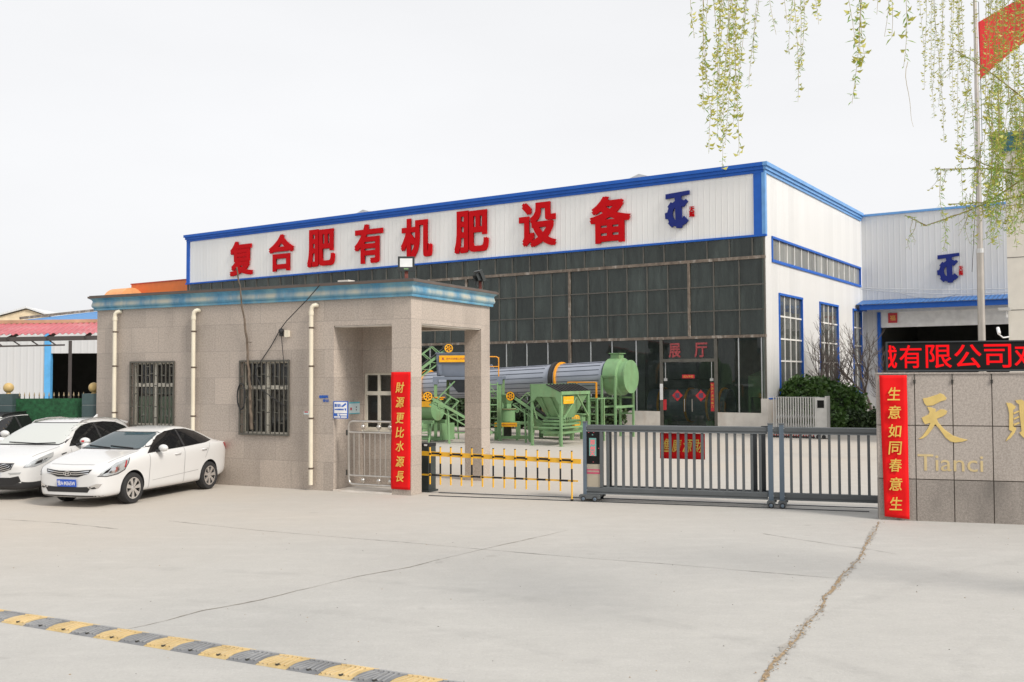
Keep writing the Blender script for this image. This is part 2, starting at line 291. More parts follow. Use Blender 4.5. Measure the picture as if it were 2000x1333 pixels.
# ------------------------------------------------------------------ mesh builder
class MB:
    def __init__(s): s.v = []; s.f = []; s.m = []
    def add(s, vs, fs, m=0):
        k = len(s.v); s.v += [tuple(p) for p in vs]; s.f += [tuple(i + k for i in f) for f in fs]; s.m += [m] * len(fs)
    def quad(s, a, b, c, d, m=0): s.add((a, b, c, d), ((0, 1, 2, 3),), m)
    def poly(s, pts, m=0): s.add(pts, (tuple(range(len(pts))),), m)
    def box(s, x0, x1, y0, y1, z0, z1, m=0):
        v = [(x, y, z) for z in (z0, z1) for y in (y0, y1) for x in (x0, x1)]
        s.add(v, ((0, 2, 3, 1), (4, 5, 7, 6), (0, 1, 5, 4), (2, 6, 7, 3), (0, 4, 6, 2), (1, 3, 7, 5)), m)
    def bar(s, p, q, w, h=None, m=0, up=(0, 0, 1)):
        h = h or w; p, q = Vector(p), Vector(q); d = (q - p).normalized(); u = Vector(up)
        if abs(d.dot(u)) > .98: u = Vector((0, 1, 0))
        a = d.cross(u).normalized() * (w / 2); b = a.cross(d).normalized() * (h / 2)
        v = [e + i * a + j * b for e in (p, q) for i, j in ((-1, -1), (1, -1), (1, 1), (-1, 1))]
        s.add(v, ((0, 1, 2, 3), (7, 6, 5, 4), (0, 4, 5, 1), (1, 5, 6, 2), (2, 6, 7, 3), (3, 7, 4, 0)), m)
    def tube(s, p, q, r, n=8, r2=None, m=0, cap=True):
        s.path([p, q], [r, r if r2 is None else r2], n, m, cap)
    def path(s, pts, r, n=6, m=0, cap=True):
        pts = [Vector(p) for p in pts]; rs = r if isinstance(r, (list, tuple)) else [r] * len(pts)
        v = []; a = None
        for i, p in enumerate(pts):
            d = (pts[min(i + 1, len(pts) - 1)] - pts[max(i - 1, 0)])
            d = d.normalized() if d.length > 1e-9 else Vector((0, 0, 1))
            if a is None:
                a = d.orthogonal().normalized()
            else:
                a = (a - d * a.dot(d)); a = a.normalized() if a.length > 1e-6 else d.orthogonal().normalized()
            b = d.cross(a)
            for k in range(n):
                t = 2 * math.pi * k / n; v.append(p + (a * math.cos(t) + b * math.sin(t)) * rs[i])
        f = [(i * n + k, i * n + (k + 1) % n, (i + 1) * n + (k + 1) % n, (i + 1) * n + k) for i in range(len(pts) - 1) for k in range(n)]
        if cap: f += [tuple(range(n))[::-1], tuple(range((len(pts) - 1) * n, len(pts) * n))]
        s.add(v, f, m)
    def lathe(s, prof, o=(0, 0, 0), axis='z', n=16, m=0, close=False):
        v = []
        for r, h in prof:
            for k in range(n):
                t = 2 * math.pi * k / n; c, d = r * math.cos(t), r * math.sin(t)
                p = {'z': (c, d, h), 'y': (c, h, d), 'x': (h, c, d)}[axis]
                v.append((p[0] + o[0], p[1] + o[1], p[2] + o[2]))
        L = len(prof); fl = axis == 'y'
        f = []
        for i in range(L - (0 if close else 1)):
            j = (i + 1) % L
            for k in range(n):
                q = (i * n + k, i * n + (k + 1) % n, j * n + (k + 1) % n, j * n + k); f.append(q[::-1] if fl else q)
        s.add(v, f, m)
    def sphere(s, c, r, n=12, m=0, sz=1):
        k = max(5, n // 2 + 1)
        s.lathe([(max(1e-4, r * math.sin(math.pi * i / k)), -r * sz * math.cos(math.pi * i / k)) for i in range(k + 1)], c, 'z', n, m)
    def prism(s, poly, y0, y1, m=0, rev=False):
        """polygon in the XZ plane drawn out from y0 (front) to y1"""
        a = 0
        for i in range(len(poly)): x0, z0 = poly[i]; x1, z1 = poly[(i + 1) % len(poly)]; a += x0 * z1 - x1 * z0
        if a < 0: poly = poly[::-1]
        n = len(poly); v = [(x, y0, z) for x, z in poly] + [(x, y1, z) for x, z in poly]
        f = [tuple(range(n)), tuple(range(2 * n - 1, n - 1, -1))] + [(i, n + i, n + (i + 1) % n, (i + 1) % n) for i in range(n)]
        s.add(v, f, m)
    def prismx(s, poly, x0, x1, m=0):
        """polygon in the YZ plane drawn out along x"""
        a = 0
        for i in range(len(poly)): p0, z0 = poly[i]; p1, z1 = poly[(i + 1) % len(poly)]; a += p0 * z1 - p1 * z0
        if a < 0: poly = poly[::-1]
        n = len(poly); v = [(x1, y, z) for y, z in poly] + [(x0, y, z) for y, z in poly]
        s.add(v, [tuple(range(n)), tuple(range(2 * n - 1, n - 1, -1))] + [(i, n + i, n + (i + 1) % n, (i + 1) % n) for i in range(n)], m)
    def wall(s, a0, a1, z0, z1, d0, d1, holes=(), m=0, along='x', mr=None):
        """wall sheet with thickness d0..d1 and rectangular holes (a0,a1,z0,z1); along x (depth y) or along y (depth x)"""
        xs = sorted({a0, a1, *[h[0] for h in holes], *[h[1] for h in holes]}); zs = sorted({z0, z1, *[h[2] for h in holes], *[h[3] for h in holes]})
        P = (lambda a, d, z: (a, d, z)) if along == 'x' else (lambda a, d, z: (d, a, z))
        mr = m if mr is None else mr
        def solid(i, j):
            if not (0 <= i < len(xs) - 1 and 0 <= j < len(zs) - 1): return False
            cx, cz = (xs[i] + xs[i + 1]) / 2, (zs[j] + zs[j + 1]) / 2
            return not any(h[0] < cx < h[1] and h[2] < cz < h[3] for h in holes)
        for i in range(len(xs) - 1):
            for j in range(len(zs) - 1):
                if not solid(i, j): continue
                A, B, c, d = xs[i], xs[i + 1], zs[j], zs[j + 1]
                s.quad(P(A, d0, c), P(B, d0, c), P(B, d0, d), P(A, d0, d), m); s.quad(P(B, d1, c), P(A, d1, c), P(A, d1, d), P(B, d1, d), m)
                if not solid(i - 1, j): s.quad(P(A, d1, c), P(A, d0, c), P(A, d0, d), P(A, d1, d), mr)
                if not solid(i + 1, j): s.quad(P(B, d0, c), P(B, d1, c), P(B, d1, d), P(B, d0, d), mr)
                if not solid(i, j - 1): s.quad(P(A, d1, c), P(B, d1, c), P(B, d0, c), P(A, d0, c), mr)
                if not solid(i, j + 1): s.quad(P(A, d0, d), P(B, d0, d), P(B, d1, d), P(A, d1, d), mr)
    def text(s, body, x0, x1, z0, z1, y, depth, m=0, bold=0.0, shear=0.0, clipx=None):
        if bold > .005 and clipx is None:      # heavy lettering: overlapping copies a hair apart in depth
            e = bold; ew, eh = e * (x1 - x0), e * (z1 - z0)
            for i, (sx, sz) in enumerate(((-1, -1), (1, -1), (1, 1), (-1, 1), (0, 0))):
                s.text(body, x0 + ew + sx * ew, x1 - ew + sx * ew, z0 + eh + sz * eh, z1 - eh + sz * eh, y, depth + .0007 * i * (1 if depth > .01 else .3), m, .0, shear)
            return
        vs, fs = glyphs(body, bold, depth > 0); pts = []
        for vx, vy, vz in vs:
            X = x0 + vx * (x1 - x0) + shear * (vy - .5) * (z1 - z0); Z = z0 + vy * (z1 - z0)
            pts.append((X, y - vz * max(depth, .0), Z))
        if clipx is not None:
            bm = bmesh.new(); bv = [bm.verts.new(p) for p in pts]
            for f in fs:
                try: bm.faces.new([bv[i] for i in f])
                except ValueError: pass
            bmesh.ops.bisect_plane(bm, geom=bm.verts[:] + bm.edges[:] + bm.faces[:], plane_co=(clipx, 0, 0), plane_no=(1, 0, 0), clear_inner=True)
            bm.verts.index_update(); pts = [tuple(v.co) for v in bm.verts]; fs = [tuple(v.index for v in f.verts) for f in bm.faces]; bm.free()
        s.add(pts, fs, m)
    def build(s, name, mats, parent=None, loc=None, rot=None, smooth=None):
        me = bpy.data.meshes.new(name); me.from_pydata(s.v, [], s.f); me.update()
        if smooth is not None:
            if len(set(s.m)) > 1: me.polygons.foreach_set('material_index', s.m)
            bm = bmesh.new(); bm.from_mesh(me); bmesh.ops.remove_doubles(bm, verts=bm.verts, dist=2e-5); bm.to_mesh(me); bm.free()
        if isinstance(mats, str): mats = [mats]
        for k in mats: me.materials.append(MATS[k])
        if len(mats) > 1 and smooth is None: me.polygons.foreach_set('material_index', s.m)
        uv = me.uv_layers.new(name="uv")
        for p in me.polygons:
            nx, ny, nz = abs(p.normal.x), abs(p.normal.y), abs(p.normal.z)
            for li in p.loop_indices:
                c = me.vertices[me.loops[li].vertex_index].co
                uv.data[li].uv = (c.x, c.y) if nz > max(nx, ny) else ((c.y, c.z) if nx > ny else (c.x, c.z))
        if smooth is not None:
            me.polygons.foreach_set('use_smooth', [True] * len(me.polygons)); me.set_sharp_from_angle(angle=R(smooth))
        me.update()
        o = bpy.data.objects.new(name, me); COL.objects.link(o)
        if parent: o.parent = parent
        if loc: o.location = loc
        if rot: o.rotation_euler = rot
        return o
_GL = {}
def glyphs(body, bold, thick):
    """outline of a word as a mesh squeezed into the unit square; z runs 0 (back) .. 1 (front)"""
    k = (body, bold, thick)
    if k not in _GL:
        cu = bpy.data.curves.new("lettering", 'FONT'); cu.body = body; cu.offset = bold; cu.resolution_u = 3
        if thick: cu.extrude = .5
        o = bpy.data.objects.new("lettering", cu); COL.objects.link(o)
        dg = bpy.context.evaluated_depsgraph_get(); me = bpy.data.meshes.new_from_object(o.evaluated_get(dg))
        v = [tuple(p.co) for p in me.vertices]; f = [tuple(p.vertices) for p in me.polygons]
        bpy.data.objects.remove(o); bpy.data.curves.remove(cu); bpy.data.meshes.remove(me)
        a = [min(p[i] for p in v) for i in (0, 1)]; b = [max(p[i] for p in v) for i in (0, 1)]
        v = [((p[0] - a[0]) / (b[0] - a[0]), (p[1] - a[1]) / (b[1] - a[1]), (p[2] + .5) if thick else 0) for p in v]
        _GL[k] = (v, f)
    return _GL[k]
def tag(o, label=None, cat=None, group=None, kind=None):
    if label: o['label'] = label
    if cat: o['category'] = cat
    if group: o['group'] = group
    if kind: o['kind'] = kind
    return o
def thing(name, label, cat, loc=(0, 0, 0), rz=0.0, group=None):
    o = bpy.data.objects.new(name, None); COL.objects.link(o); o.location = loc; o.rotation_euler = (0, 0, R(rz)); o.empty_display_size = .2
    return tag(o, label, cat, group)
def copy_tree(o, parent=None):
    c = o.copy(); COL.objects.link(c)
    if parent: c.parent = parent
    for ch in list(o.children): copy_tree(ch, c)
    return c
bpy.context.view_layer.update()
# ================================================================== ground
g = MB(); g.quad((-400, -120, 0), (400, -120, 0), (400, 700, 0), (-400, 700, 0))
tag(g.build("ground", "concrete_ground"), kind="structure")
def crack(name, pts, w0, w1, mat, z, jag, seed, kind="structure"):
    """ragged ribbon lying on the concrete"""
    rnd = random.Random(seed); mb = MB(); P = []
    for (x0, y0), (x1, y1) in zip(pts, pts[1:]):
        L = math.hypot(x1 - x0, y1 - y0); k = max(2, int(L / .07))
        for i in range(k): t = i / k; P.append((x0 + (x1 - x0) * t, y0 + (y1 - y0) * t))
    P.append(pts[-1]); n = len(P); dr = 0; Lq = []; Rq = []
    for i, (x, y) in enumerate(P):
        a, b = P[max(0, i - 1)], P[min(n - 1, i + 1)]; dx, dy = b[0] - a[0], b[1] - a[1]; l = math.hypot(dx, dy) or 1; nx, ny = -dy / l, dx / l
        dr = dr * .8 + rnd.uniform(-jag, jag); t = i / n
        wd = (w0 + (w1 - w0) * t) * rnd.uniform(.25, 1.15) * (.75 + .45 * math.sin(t * 19 + seed))
        wd = max(.006, wd)
        Lq.append((x + nx * (dr + wd * rnd.uniform(.3, .7)), y + ny * (dr + wd * .5), z)); Rq.append((x + nx * (dr - wd * .5), y + ny * (dr - wd * rnd.uniform(.3, .7)), z))
    for i in range(n - 1): mb.quad(Rq[i], Rq[i + 1], Lq[i + 1], Lq[i])
    return tag(mb.build(name, mat), kind=kind)
CK = [(6.21, 16.66), (5.49, 15.10), (5.17, 14.43), (4.82, 13.62), (4.45, 12.86), (4.08, 12.21), (3.80, 11.63), (3.48, 11.05), (3.29, 10.52), (3.04, 10.09), (2.84, 9.69), (2.63, 9.28), (2.37, 8.77), (2.14, 8.29), (1.94, 7.89)]
crack("ground_joint", CK, .10, .10, "chipped_concrete", .004, .012, 5)
crack("ground_crack", CK, .036, .045, "crack_dirt", .008, .014, 3)
crack("ground_crack", [(-3.87, 9.75), (-3.65, 10.01), (-3.34, 10.52), (-2.87, 11.01), (-2.43, 11.63), (-1.93, 12.33), (-1.35, 12.91), (-0.86, 13.62), (-0.45, 14.17), (0.30, 15.13), (0.90, 15.91)], .026, .018, "crack_pale", .004, .008, 11)
crack("ground_crack", [(-5.98, 17.10), (-4.19, 16.04), (-2.90, 15.40), (-1.71, 14.85), (-0.49, 14.22)], .012, .014, "crack_dark", .004, .002, 13)
crack("ground_crack", [(-0.49, 14.22), (0.28, 13.83), (1.11, 13.43), (2.02, 13.05), (2.93, 12.59), (3.97, 12.09)], .013, .013, "crack_dark", .004, .002, 17)
crack("ground_crack", [(3.94, 15.48), (4.34, 14.94), (4.78, 14.39), (5.10, 14.05), (5.33, 13.68)], .016, .018, "crack_dark", .004, .004, 19)
crack("ground_crack", [(-9.06, 17.37), (-7.76, 16.91), (-6.51, 16.21)], .018, .022, "crack_dark", .004, .004, 23)

rnd = random.Random(31); mb = MB()
for i in range(230):
    k = rnd.randrange(len(CK) - 1); f = rnd.random(); x = CK[k][0] + (CK[k + 1][0] - CK[k][0]) * f + rnd.gauss(.02, .035); y = CK[k][1] + (CK[k + 1][1] - CK[k][1]) * f + rnd.gauss(0, .04); s_ = rnd.uniform(.006, .02)
    A = [rnd.uniform(0, .6) + 1.5708 * j for j in range(4)]; P = [(x + s_ * math.cos(a) * rnd.uniform(.6, 1.2), y + s_ * math.sin(a) * rnd.uniform(.6, 1.2), .010) for a in A]; T = (x, y, .012 + s_ * .5)
    mb.add(P + [T], ((0, 1, 4), (1, 2, 4), (2, 3, 4), (3, 0, 4)), rnd.randrange(2))
tag(mb.build("crack_gravel", ["crack_dirt", "chipped_concrete"]), kind="stuff")
rnd = random.Random(33); mb = MB()
for i in range(110):
    y = rnd.uniform(7.5, 16) ; x = rnd.uniform(-.55, .55) * y; s_ = rnd.uniform(.004, .010)
    if y > 17 - .2 * x and x > 5: continue
    A = [rnd.uniform(0, .6) + 1.5708 * j for j in range(4)]; P = [(x + s_ * math.cos(a) * rnd.uniform(.6, 1.4), y + s_ * math.sin(a) * rnd.uniform(.6, 1.4), .001) for a in A]
    mb.add(P + [(x, y, .003 + s_ * .5)], ((0, 1, 4), (1, 2, 4), (2, 3, 4), (3, 0, 4)), rnd.randrange(2))
tag(mb.build("scattered_grit", ["crack_dirt", "joint_grit"]), kind="stuff")

# unseen buildings added behind the photographer for the glass and car paint to reflect
for nm, lb, x0, x1, yy, hh, mt in (("unseen_house", "plain beige four storey block across the street behind the photographer, left", -48, -14, -34, 13, "pillar_tile"), ("unseen_house", "grey shop building across the street behind the photographer, middle", -11, 16, -38, 9.5, "cream_wall"), ("unseen_house", "brick coloured block across the street behind the photographer, right", 19, 52, -36, 14.5, "rusty_beam")):
    t = thing(nm, lb, "building", (x0, yy, 0), 0); Wd = x1 - x0; fl = int(hh // 3.2); hs = [(1.2 + 3.1 * i, 2.7 + 3.1 * i, 1.0 + 3.2 * k, 2.5 + 3.2 * k) for i in range(int((Wd - 2) // 3.1)) for k in range(fl)]
    mb = MB(); mb.wall(0, Wd, 0, hh, -.3, 0, holes=hs); mb.box(0, Wd, -9, -.3, hh - .3, hh); mb.box(0, .3, -9, -.3, 0, hh - .3); mb.box(Wd - .3, Wd, -9, -.3, 0, hh - .3); mb.build("wall", mt, t)
    for h_ in hs: mb = MB(); mb.box(h_[0], h_[1], -.2, -.16, h_[2], h_[3]); mb.build("window", "car_glass_dark", t)

# ================================================================== exhibition hall
HR = -33.49
hall = thing("exhibition_hall", "large white hall with blue trim, red lettering band and dark glazed front", "building", (10.702, 41.112, 0), HR)
W = -37.5
mb = MB(); mb.wall(W, -.003, 8.37, 11.12, 0, .2); band = mb.build("sign_band", "white_cladding", hall)
CH = [("复", -33.38, -31.37, 8.62, 10.72), ("合", -29.97, -27.92, 8.68, 10.84), ("肥", -26.81, -24.68, 8.73, 10.88), ("有", -23.18, -21.13, 8.68, 10.84),
      ("机", -19.84, -17.75, 8.75, 10.86), ("肥", -16.28, -14.16, 8.75, 10.93), ("设", -12.32, -10.21, 8.76, 10.95), ("备", -8.36, -6.25, 8.64, 10.82)]
for c, a, b, z0, z1 in CH:
    mb = MB(); mb.text(c, a, b, z0, z1, -.05, .075, bold=.030); mb.build("sign_character", "red_letter", band)
def logo(mb, x0, z0, wd, ht, y, th):
    """monogram: T bar and stem across a toothed C"""
    X = lambda px: x0 + (px - 252) / (925 - 252) * wd
    Z = lambda px: z0 + (1140 - px) / (1140 - 225) * ht
    pts = [(272, 262), (925, 225), (925, 322), (705, 345), (703, 425), (735, 432), (790, 462), (830, 432), (886, 492), (765, 625), (712, 588), (712, 920), (775, 845), (895, 965), (805, 1052), (780, 1052), (722, 1085),
           (712, 1136), (570, 1130), (555, 1085), (480, 1068), (437, 1105), (335, 1000), (362, 960), (330, 880), (262, 880), (252, 735), (318, 720), (352, 615), (325, 580), (415, 470), (455, 500), (535, 452), (525, 362), (272, 385)]
    hole = [(535, 615), (495, 650), (465, 710), (458, 780), (470, 840), (500, 895), (548, 930)]
    # bridge the outline to the counter so that it stays one polygon
    P = [(X(a), Z(b)) for a, b in pts]; Hh = [(X(a), Z(b)) for a, b in hole]
    k = 26  # left of the ring, at the widest tooth
    ring = P[:k + 1] + [Hh[3]] + Hh[4:] + Hh[:3] + [(Hh[3][0], Hh[3][1] + .002)] + [(P[k][0], P[k][1] + .002)] + P[k + 1:]
    mb.prism(ring, y - th, y)
mb = MB(); logo(mb, -4.51, 9.01, 1.16, 1.64, -.05, .1); lg = mb.build("company_logo", "navy_logo", band)
mb = MB(); mb.text("天", -3.38, -3.14, 9.70, 9.93, -.04, .05, bold=.03); mb.text("赐", -3.38, -3.14, 9.47, 9.70, -.04, .05, bold=.02); mb.build("logo_seal", "red_letter", band)
# trim
mb = MB()
for z0, z1, o in ((11.07, 11.2, .06), (11.2, 11.34, .12), (11.34, 11.50, .19)):
    mb.box(W - o, 0, -o, .02, z0, z1)
for z0, z1, o in ((11.07, 11.2, .06), (11.2, 11.34, .12), (11.34, 11.50, .19)):
    mb.box(-.02, o, -o, 16.0, z0, z1, 1)
mb.box(W - .05, W + .24, -.05, .1, 8.45, 11.07); mb.box(-.46, -.10, -.05, .05, 8.45, 11.07); mb.box(-.10, .05, -.06, .16, 8.45, 11.07, 1); mb.box(W - .12, .07, -.07, .1, 8.36, 8.45)
mb.build("blue_trim", ["blue_trim", "blue_trim_pale"], hall)
# curtain wall: mullions, beams, panes
fr = MB(); ru = MB(); gl = MB(); st = MB()
main = [-3.45, -9.53, -15.6, -21.7, -27.8, -33.9]
ru.box(W, 0, -.06, .1, 7.43, 7.56); ru.box(W, 0, -.06, .1, 4.09, 4.21)
for x in main: ru.box(x - .05, x + .05, -.07, .1, 4.21, 7.43)
for x in (-9.53,): ru.box(x - .065, x + .065, -.07, .1, .9, 4.09)
top = [W + .04] + [(-.55 - 1.02 * i) for i in range(36)]
for x in top: fr.box(x - .025, x + .025, -.03, .05, 7.56, 8.34)
edges = [0] + main + [W]
for a, b in zip(edges, edges[1:]):
    k = 3 if a == 0 else round((a - b) / 1.013)
    for i in range(1, k): x = a + (b - a) * i / k; fr.box(x - .025, x + .025, -.03, .05, 4.22, 7.42)
for z in (6.34, 5.28): fr.box(W, 0, -.035, .05, z - .025, z + .025)
fr.box(-.06, -.004, -.05, .1, .9, 8.34)
low = [-.2, -1.21, -6.05, -7.28, -8.40] + [-10.75 - 1.2 * i for i in range(22)]
for x in low: st = MB(); st.box(x - .022, x + .022, -.03, .05, .9, 4.08); st.build("steel_mullion", "steel_mullion", hall)
fr.box(-2.31, -2.17, -.05, .1, 0, 4.08); fr.box(-4.88, -4.74, -.05, .1, 0, 4.08); fr.box(-4.74, -2.31, -.05, .1, 3.08, 3.22)
fr.build("facade_mullion_frame", "bronze_mullion", hall); ru.build("rusty_beam_frame", "rusty_beam", hall);
gl.quad((W, .01, 4.15), (-.02, .01, 4.15), (-.02, .01, 8.36), (W, .01, 8.36)); g2 = MB(); g2.quad((W, .01, .88), (-4.8, .01, .88), (-4.8, .01, 4.15), (W, .01, 4.15)); g2.quad((-4.8, .01, 3.2), (-2.25, .01, 3.2), (-2.25, .01, 4.15), (-4.8, .01, 4.15)); g2.quad((-2.25, .01, .88), (-.02, .01, .88), (-.02, .01, 4.15), (-2.25, .01, 4.15)); g2.build("showroom_glass", "showroom_glass", hall)
gl.build("facade_glass", "facade_glass", hall)
# glazed entrance
dr = MB(); dr.quad((-4.74, .012, .03), (-3.53, .012, .03), (-3.53, .012, 2.28), (-4.74, .012, 2.28)); dr.quad((-3.51, .012, .03), (-2.31, .012, .03), (-2.31, .012, 2.28), (-3.51, .012, 2.28)); dr.quad((-4.74, .012, 2.31), (-2.31, .012, 2.31), (-2.31, .012, 3.08), (-4.74, .012, 3.08))
door = dr.build("glass_door", "showroom_glass", hall)
for x in (-3.7, -3.34): 
    mb = MB(); mb.tube((x, -.06, .9), (x, -.06, 1.45), .022, 8); mb.tube((x, -.06, 1.0), (x, .01, 1.0), .012, 6); mb.tube((x, -.06, 1.35), (x, .01, 1.35), .012, 6); mb.build("door_handle", "stainless", door)
for x in (-4.62, -2.44): mb = MB(); mb.box(x - .08, x + .08, -.02, .03, 2.24, 2.36); mb.box(x - .015, x + .015, -.015, .03, 2.36, 3.08); mb.build("door_hinge", "stainless_dull", door)
for x in (-4.06, -2.95):
    mb = MB(); a = .25; mb.prism([(x - a, 1.6), (x, 1.6 - a), (x + a, 1.6), (x, 1.6 + a)], -.012, .0); mb.text("福", x - .11, x + .11, 1.49, 1.72, -.016, .004, 1, bold=.02); mb.build("red_diamond", ["sign_red", "text_dark"], door)
mb = MB(); mb.box(-3.82, -3.24, -.012, 0, 2.36, 2.52); mb.text("出入平安", -3.75, -3.31, 2.39, 2.49, -.016, .003, 1); mb.build("lintel_couplet", ["sign_red", "gold_text"], door)
mb = MB(); mb.box(-2.49, -2.33, -.02, -.008, .93, 2.17)
for i in range(7): mb.text("财源广进福临门"[i], -2.46, -2.36, 2.02 - .155 * i, 2.12 - .155 * i, -.024, .003, 1)
mb.build("door_couplet", ["sign_red", "gold_text"], door)
mb = MB(); mb.box(-4.74, -4.58, -.02, -.008, .95, 1.42); mb.box(-4.86, -4.72, -.09, -.076, 1.40, 2.12, 1); mb.build("torn_couplet", ["sign_red", "sign_white"], door)
M("faded_red", (.34, .06, .065), .6, var=.35, scale=9)
for c, a, b in (("展", -4.44, -3.88), ("厅", -3.22, -2.62)): mb = MB(); mb.text(c, a, b, 3.28, 3.92, -.015, .01, bold=.024); mb.build("window_character", "faded_red", door)
# plinth, side wall, windows
mb = MB(); mb.wall(W, -4.88, 0, .89, -.05, .2); mb.wall(-2.17, -.001, 0, .89, -.05, .2); mb.box(-.24, -.002, -.055, .2, .89, 1.5); mb.box(-.2, .03, .2, 16, 0, 1.48); mb.box(0, .032, -.05, .2, 0, 1.48); mb.build("plinth", "plinth_concrete", hall)
win = [(1.68, 5.02, 1.6, 6.04), (7.8, 11.08, 1.6, 6.04), (14.02, 15.9, 1.6, 6.04)]; strip = (.84, 15.78, 7.37, 8.43)
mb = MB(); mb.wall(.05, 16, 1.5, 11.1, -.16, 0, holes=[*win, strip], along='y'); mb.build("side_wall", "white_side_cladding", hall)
mb = MB(); mb.box(-.02, .05, .2, 15.9, 1.46, 1.52); mb.build("base_flashing", "blue_trim", hall)
def side_window(h, cols, rows, fm, pm, gm, out=.02):
    a0, a1, z0, z1 = h; t = .065
    f = MB(); f.box(-.1, out + .03, a0 - .02, a0 + t, z0, z1); f.box(-.1, out + .03, a1 - t, a1 + .02, z0, z1); f.box(-.1, out + .04, a0 - .02, a1 + .02, z1 - t, z1 + .03); f.box(-.1, out + .04, a0 - .02, a1 + .02, z0 - .03, z0 + .09)
    o = f.build("window", fm, hall)
    for i in range(1, cols): y = a0 + t + (a1 - a0 - 2 * t) * i / cols; q = MB(); q.box(-.045, -.012, y - .035, y + .035, z0 + .09, z1 - t); q.build("window_mullion", pm, o)
    for z in rows: q = MB(); q.box(-.047, -.009, a0 + t, a1 - t, z - .035, z + .035); q.build("window_transom", pm, o)
    p = MB(); p.quad((-.04, a0 + .02, z0 + .02), (-.04, a1 - .02, z0 + .02), (-.04, a1 - .02, z1 - .02), (-.04, a0 + .02, z1 - .02)); p.build("pane", gm, o)
side_window(win[0], 4, (3.1, 4.07, 5.06), "blue_trim", "white_frame", "side_glass"); side_window(win[1], 4, (3.1, 4.07, 5.06), "blue_trim", "white_frame", "side_glass"); side_window(win[2], 2, (3.1, 4.07, 5.06), "blue_trim", "white_frame", "side_glass")
side_window(strip, 14, (), "blue_trim", "white_frame", "strip_glass")
mb = MB(); mb.box(W, -.02, .2, 16, 10.8, 10.95); mb.build("roof", "grey_cladding", hall)
for x, y in ((-23.3, .7), (-6.2, .7)):
    mb = MB(); mb.prism([(x - .6, 10.95), (x + .6, 10.95), (x + .6, 11.66), (x, 11.86), (x - .6, 11.66)], y, y + 6); mb.build("roof_vent", "stainless_dull", hall)
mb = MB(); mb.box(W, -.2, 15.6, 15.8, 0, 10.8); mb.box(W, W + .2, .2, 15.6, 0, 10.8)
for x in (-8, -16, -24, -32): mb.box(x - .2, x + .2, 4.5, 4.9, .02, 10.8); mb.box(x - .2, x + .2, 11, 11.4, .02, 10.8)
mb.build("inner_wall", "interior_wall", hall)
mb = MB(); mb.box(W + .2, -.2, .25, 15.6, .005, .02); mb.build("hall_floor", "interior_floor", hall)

# machines on show behind the glass
t = thing("display_drum", "grey rotary drum with orange hoops seen dimly behind the glass door", "machine", (10.702, 41.112, 0), HR)
mb = MB(); mb.lathe([(.78, -7.2), (.78, -3.2), (.7, -3.2), (.7, -7.2)], (0, 4.2, 1.05), 'x', 24, close=True); mb.build("drum_shell", "machine_grey", t)
for x in (-6.6, -5.2, -4.1, -3.5):
    mb = MB(); mb.lathe([(.79, x - .05), (.86, x - .05), (.86, x + .05), (.79, x + .05)], (0, 4.2, 1.05), 'x', 24, close=True); mb.build("hoop", "rail_orange", t)
mb = MB()
for x in (-6.4, -4.0): mb.box(x - .2, x + .2, 3.6, 4.8, .02, .34)
mb.build("cradle", "machine_green", t)
t = thing("display_hopper", "pale green feed hopper standing inside the hall behind the right glass panes", "machine", (10.702, 41.112, 0), HR)
mb = MB(); mb.prismx([(2.6, 1.5), (4.2, 1.5), (4.2, 2.7), (2.6, 2.45)], -1.75, -.5); mb.prismx([(2.7, 1.46), (4.1, 1.46), (3.6, .9), (3.2, .9)], -1.6, -.65); mb.build("hopper_box", "machine_green", t)
for x in (-1.7, -.55):
    for y in (2.65, 4.15): mb = MB(); mb.box(x - .05, x + .05, y - .05, y + .05, .02, 1.5); mb.build("leg", "machine_green", t)

# ================================================================== rear workshop
shop = thing("rear_workshop", "pale grey clad workshop behind the bare trees with a blue canopy over its wide doorway", "building", (10.702, 41.112, 0), HR)
mb = MB(); mb.wall(.04, 14, 0, 11.3, 16.0, 16.2, holes=[(.98, 9.5, 0, 5.9)]); mb.build("wall", "grey_cladding", shop)
mb = MB(); mb.box(.04, 14, 15.93, 16.2, 11.3, 11.42); mb.build("eave_trim", "blue_trim_pale", shop)
mb = MB(); mb.box(.98, 9.5, 16.05, 16.25, 5.08, 5.9); mb.box(4.95, 5.0, 16.0, 16.05, 5.1, 5.9); mb.box(6.1, 6.15, 16.0, 16.05, 5.1, 5.9); mb.build("door_header", "white_panel_plain", shop)
mb = MB(); mb.box(.84, 1.0, 15.9, 16.2, 0, 5.92); mb.build("door_post", "blue_trim", shop)
mb = MB(); mb.box(.2, 10, 14.7, 14.78, 6.0, 6.28); mb.box(.2, .28, 14.78, 15.99, 6.0, 6.3); fas = mb.build("canopy", "blue_trim", shop)
mb = MB(); mb.add([(.05, 14.55, 6.31), (10, 14.55, 6.31), (10, 15.99, 6.62), (.05, 15.99, 6.62), (.05, 14.55, 6.29), (10, 14.55, 6.29), (10, 15.99, 6.60), (.05, 15.99, 6.60)], ((0, 1, 2, 3), (7, 6, 5, 4), (0, 4, 5, 1), (3, 2, 6, 7), (0, 3, 7, 4), (1, 5, 6, 2))); mb.build("canopy_sheet", "blue_canopy_sheet", fas)
mb = MB(); logo(mb, 3.97, 7.35, 1.1, 1.57, 15.95, .09); mb.build("company_logo", "navy_logo", shop)
mb = MB(); mb.text("天", 5.03, 5.23, 7.98, 8.22, 15.96, .05, bold=.03); mb.text("赐", 5.03, 5.23, 7.72, 7.97, 15.96, .05, bold=.02); mb.build("logo_seal", "red_letter", shop)
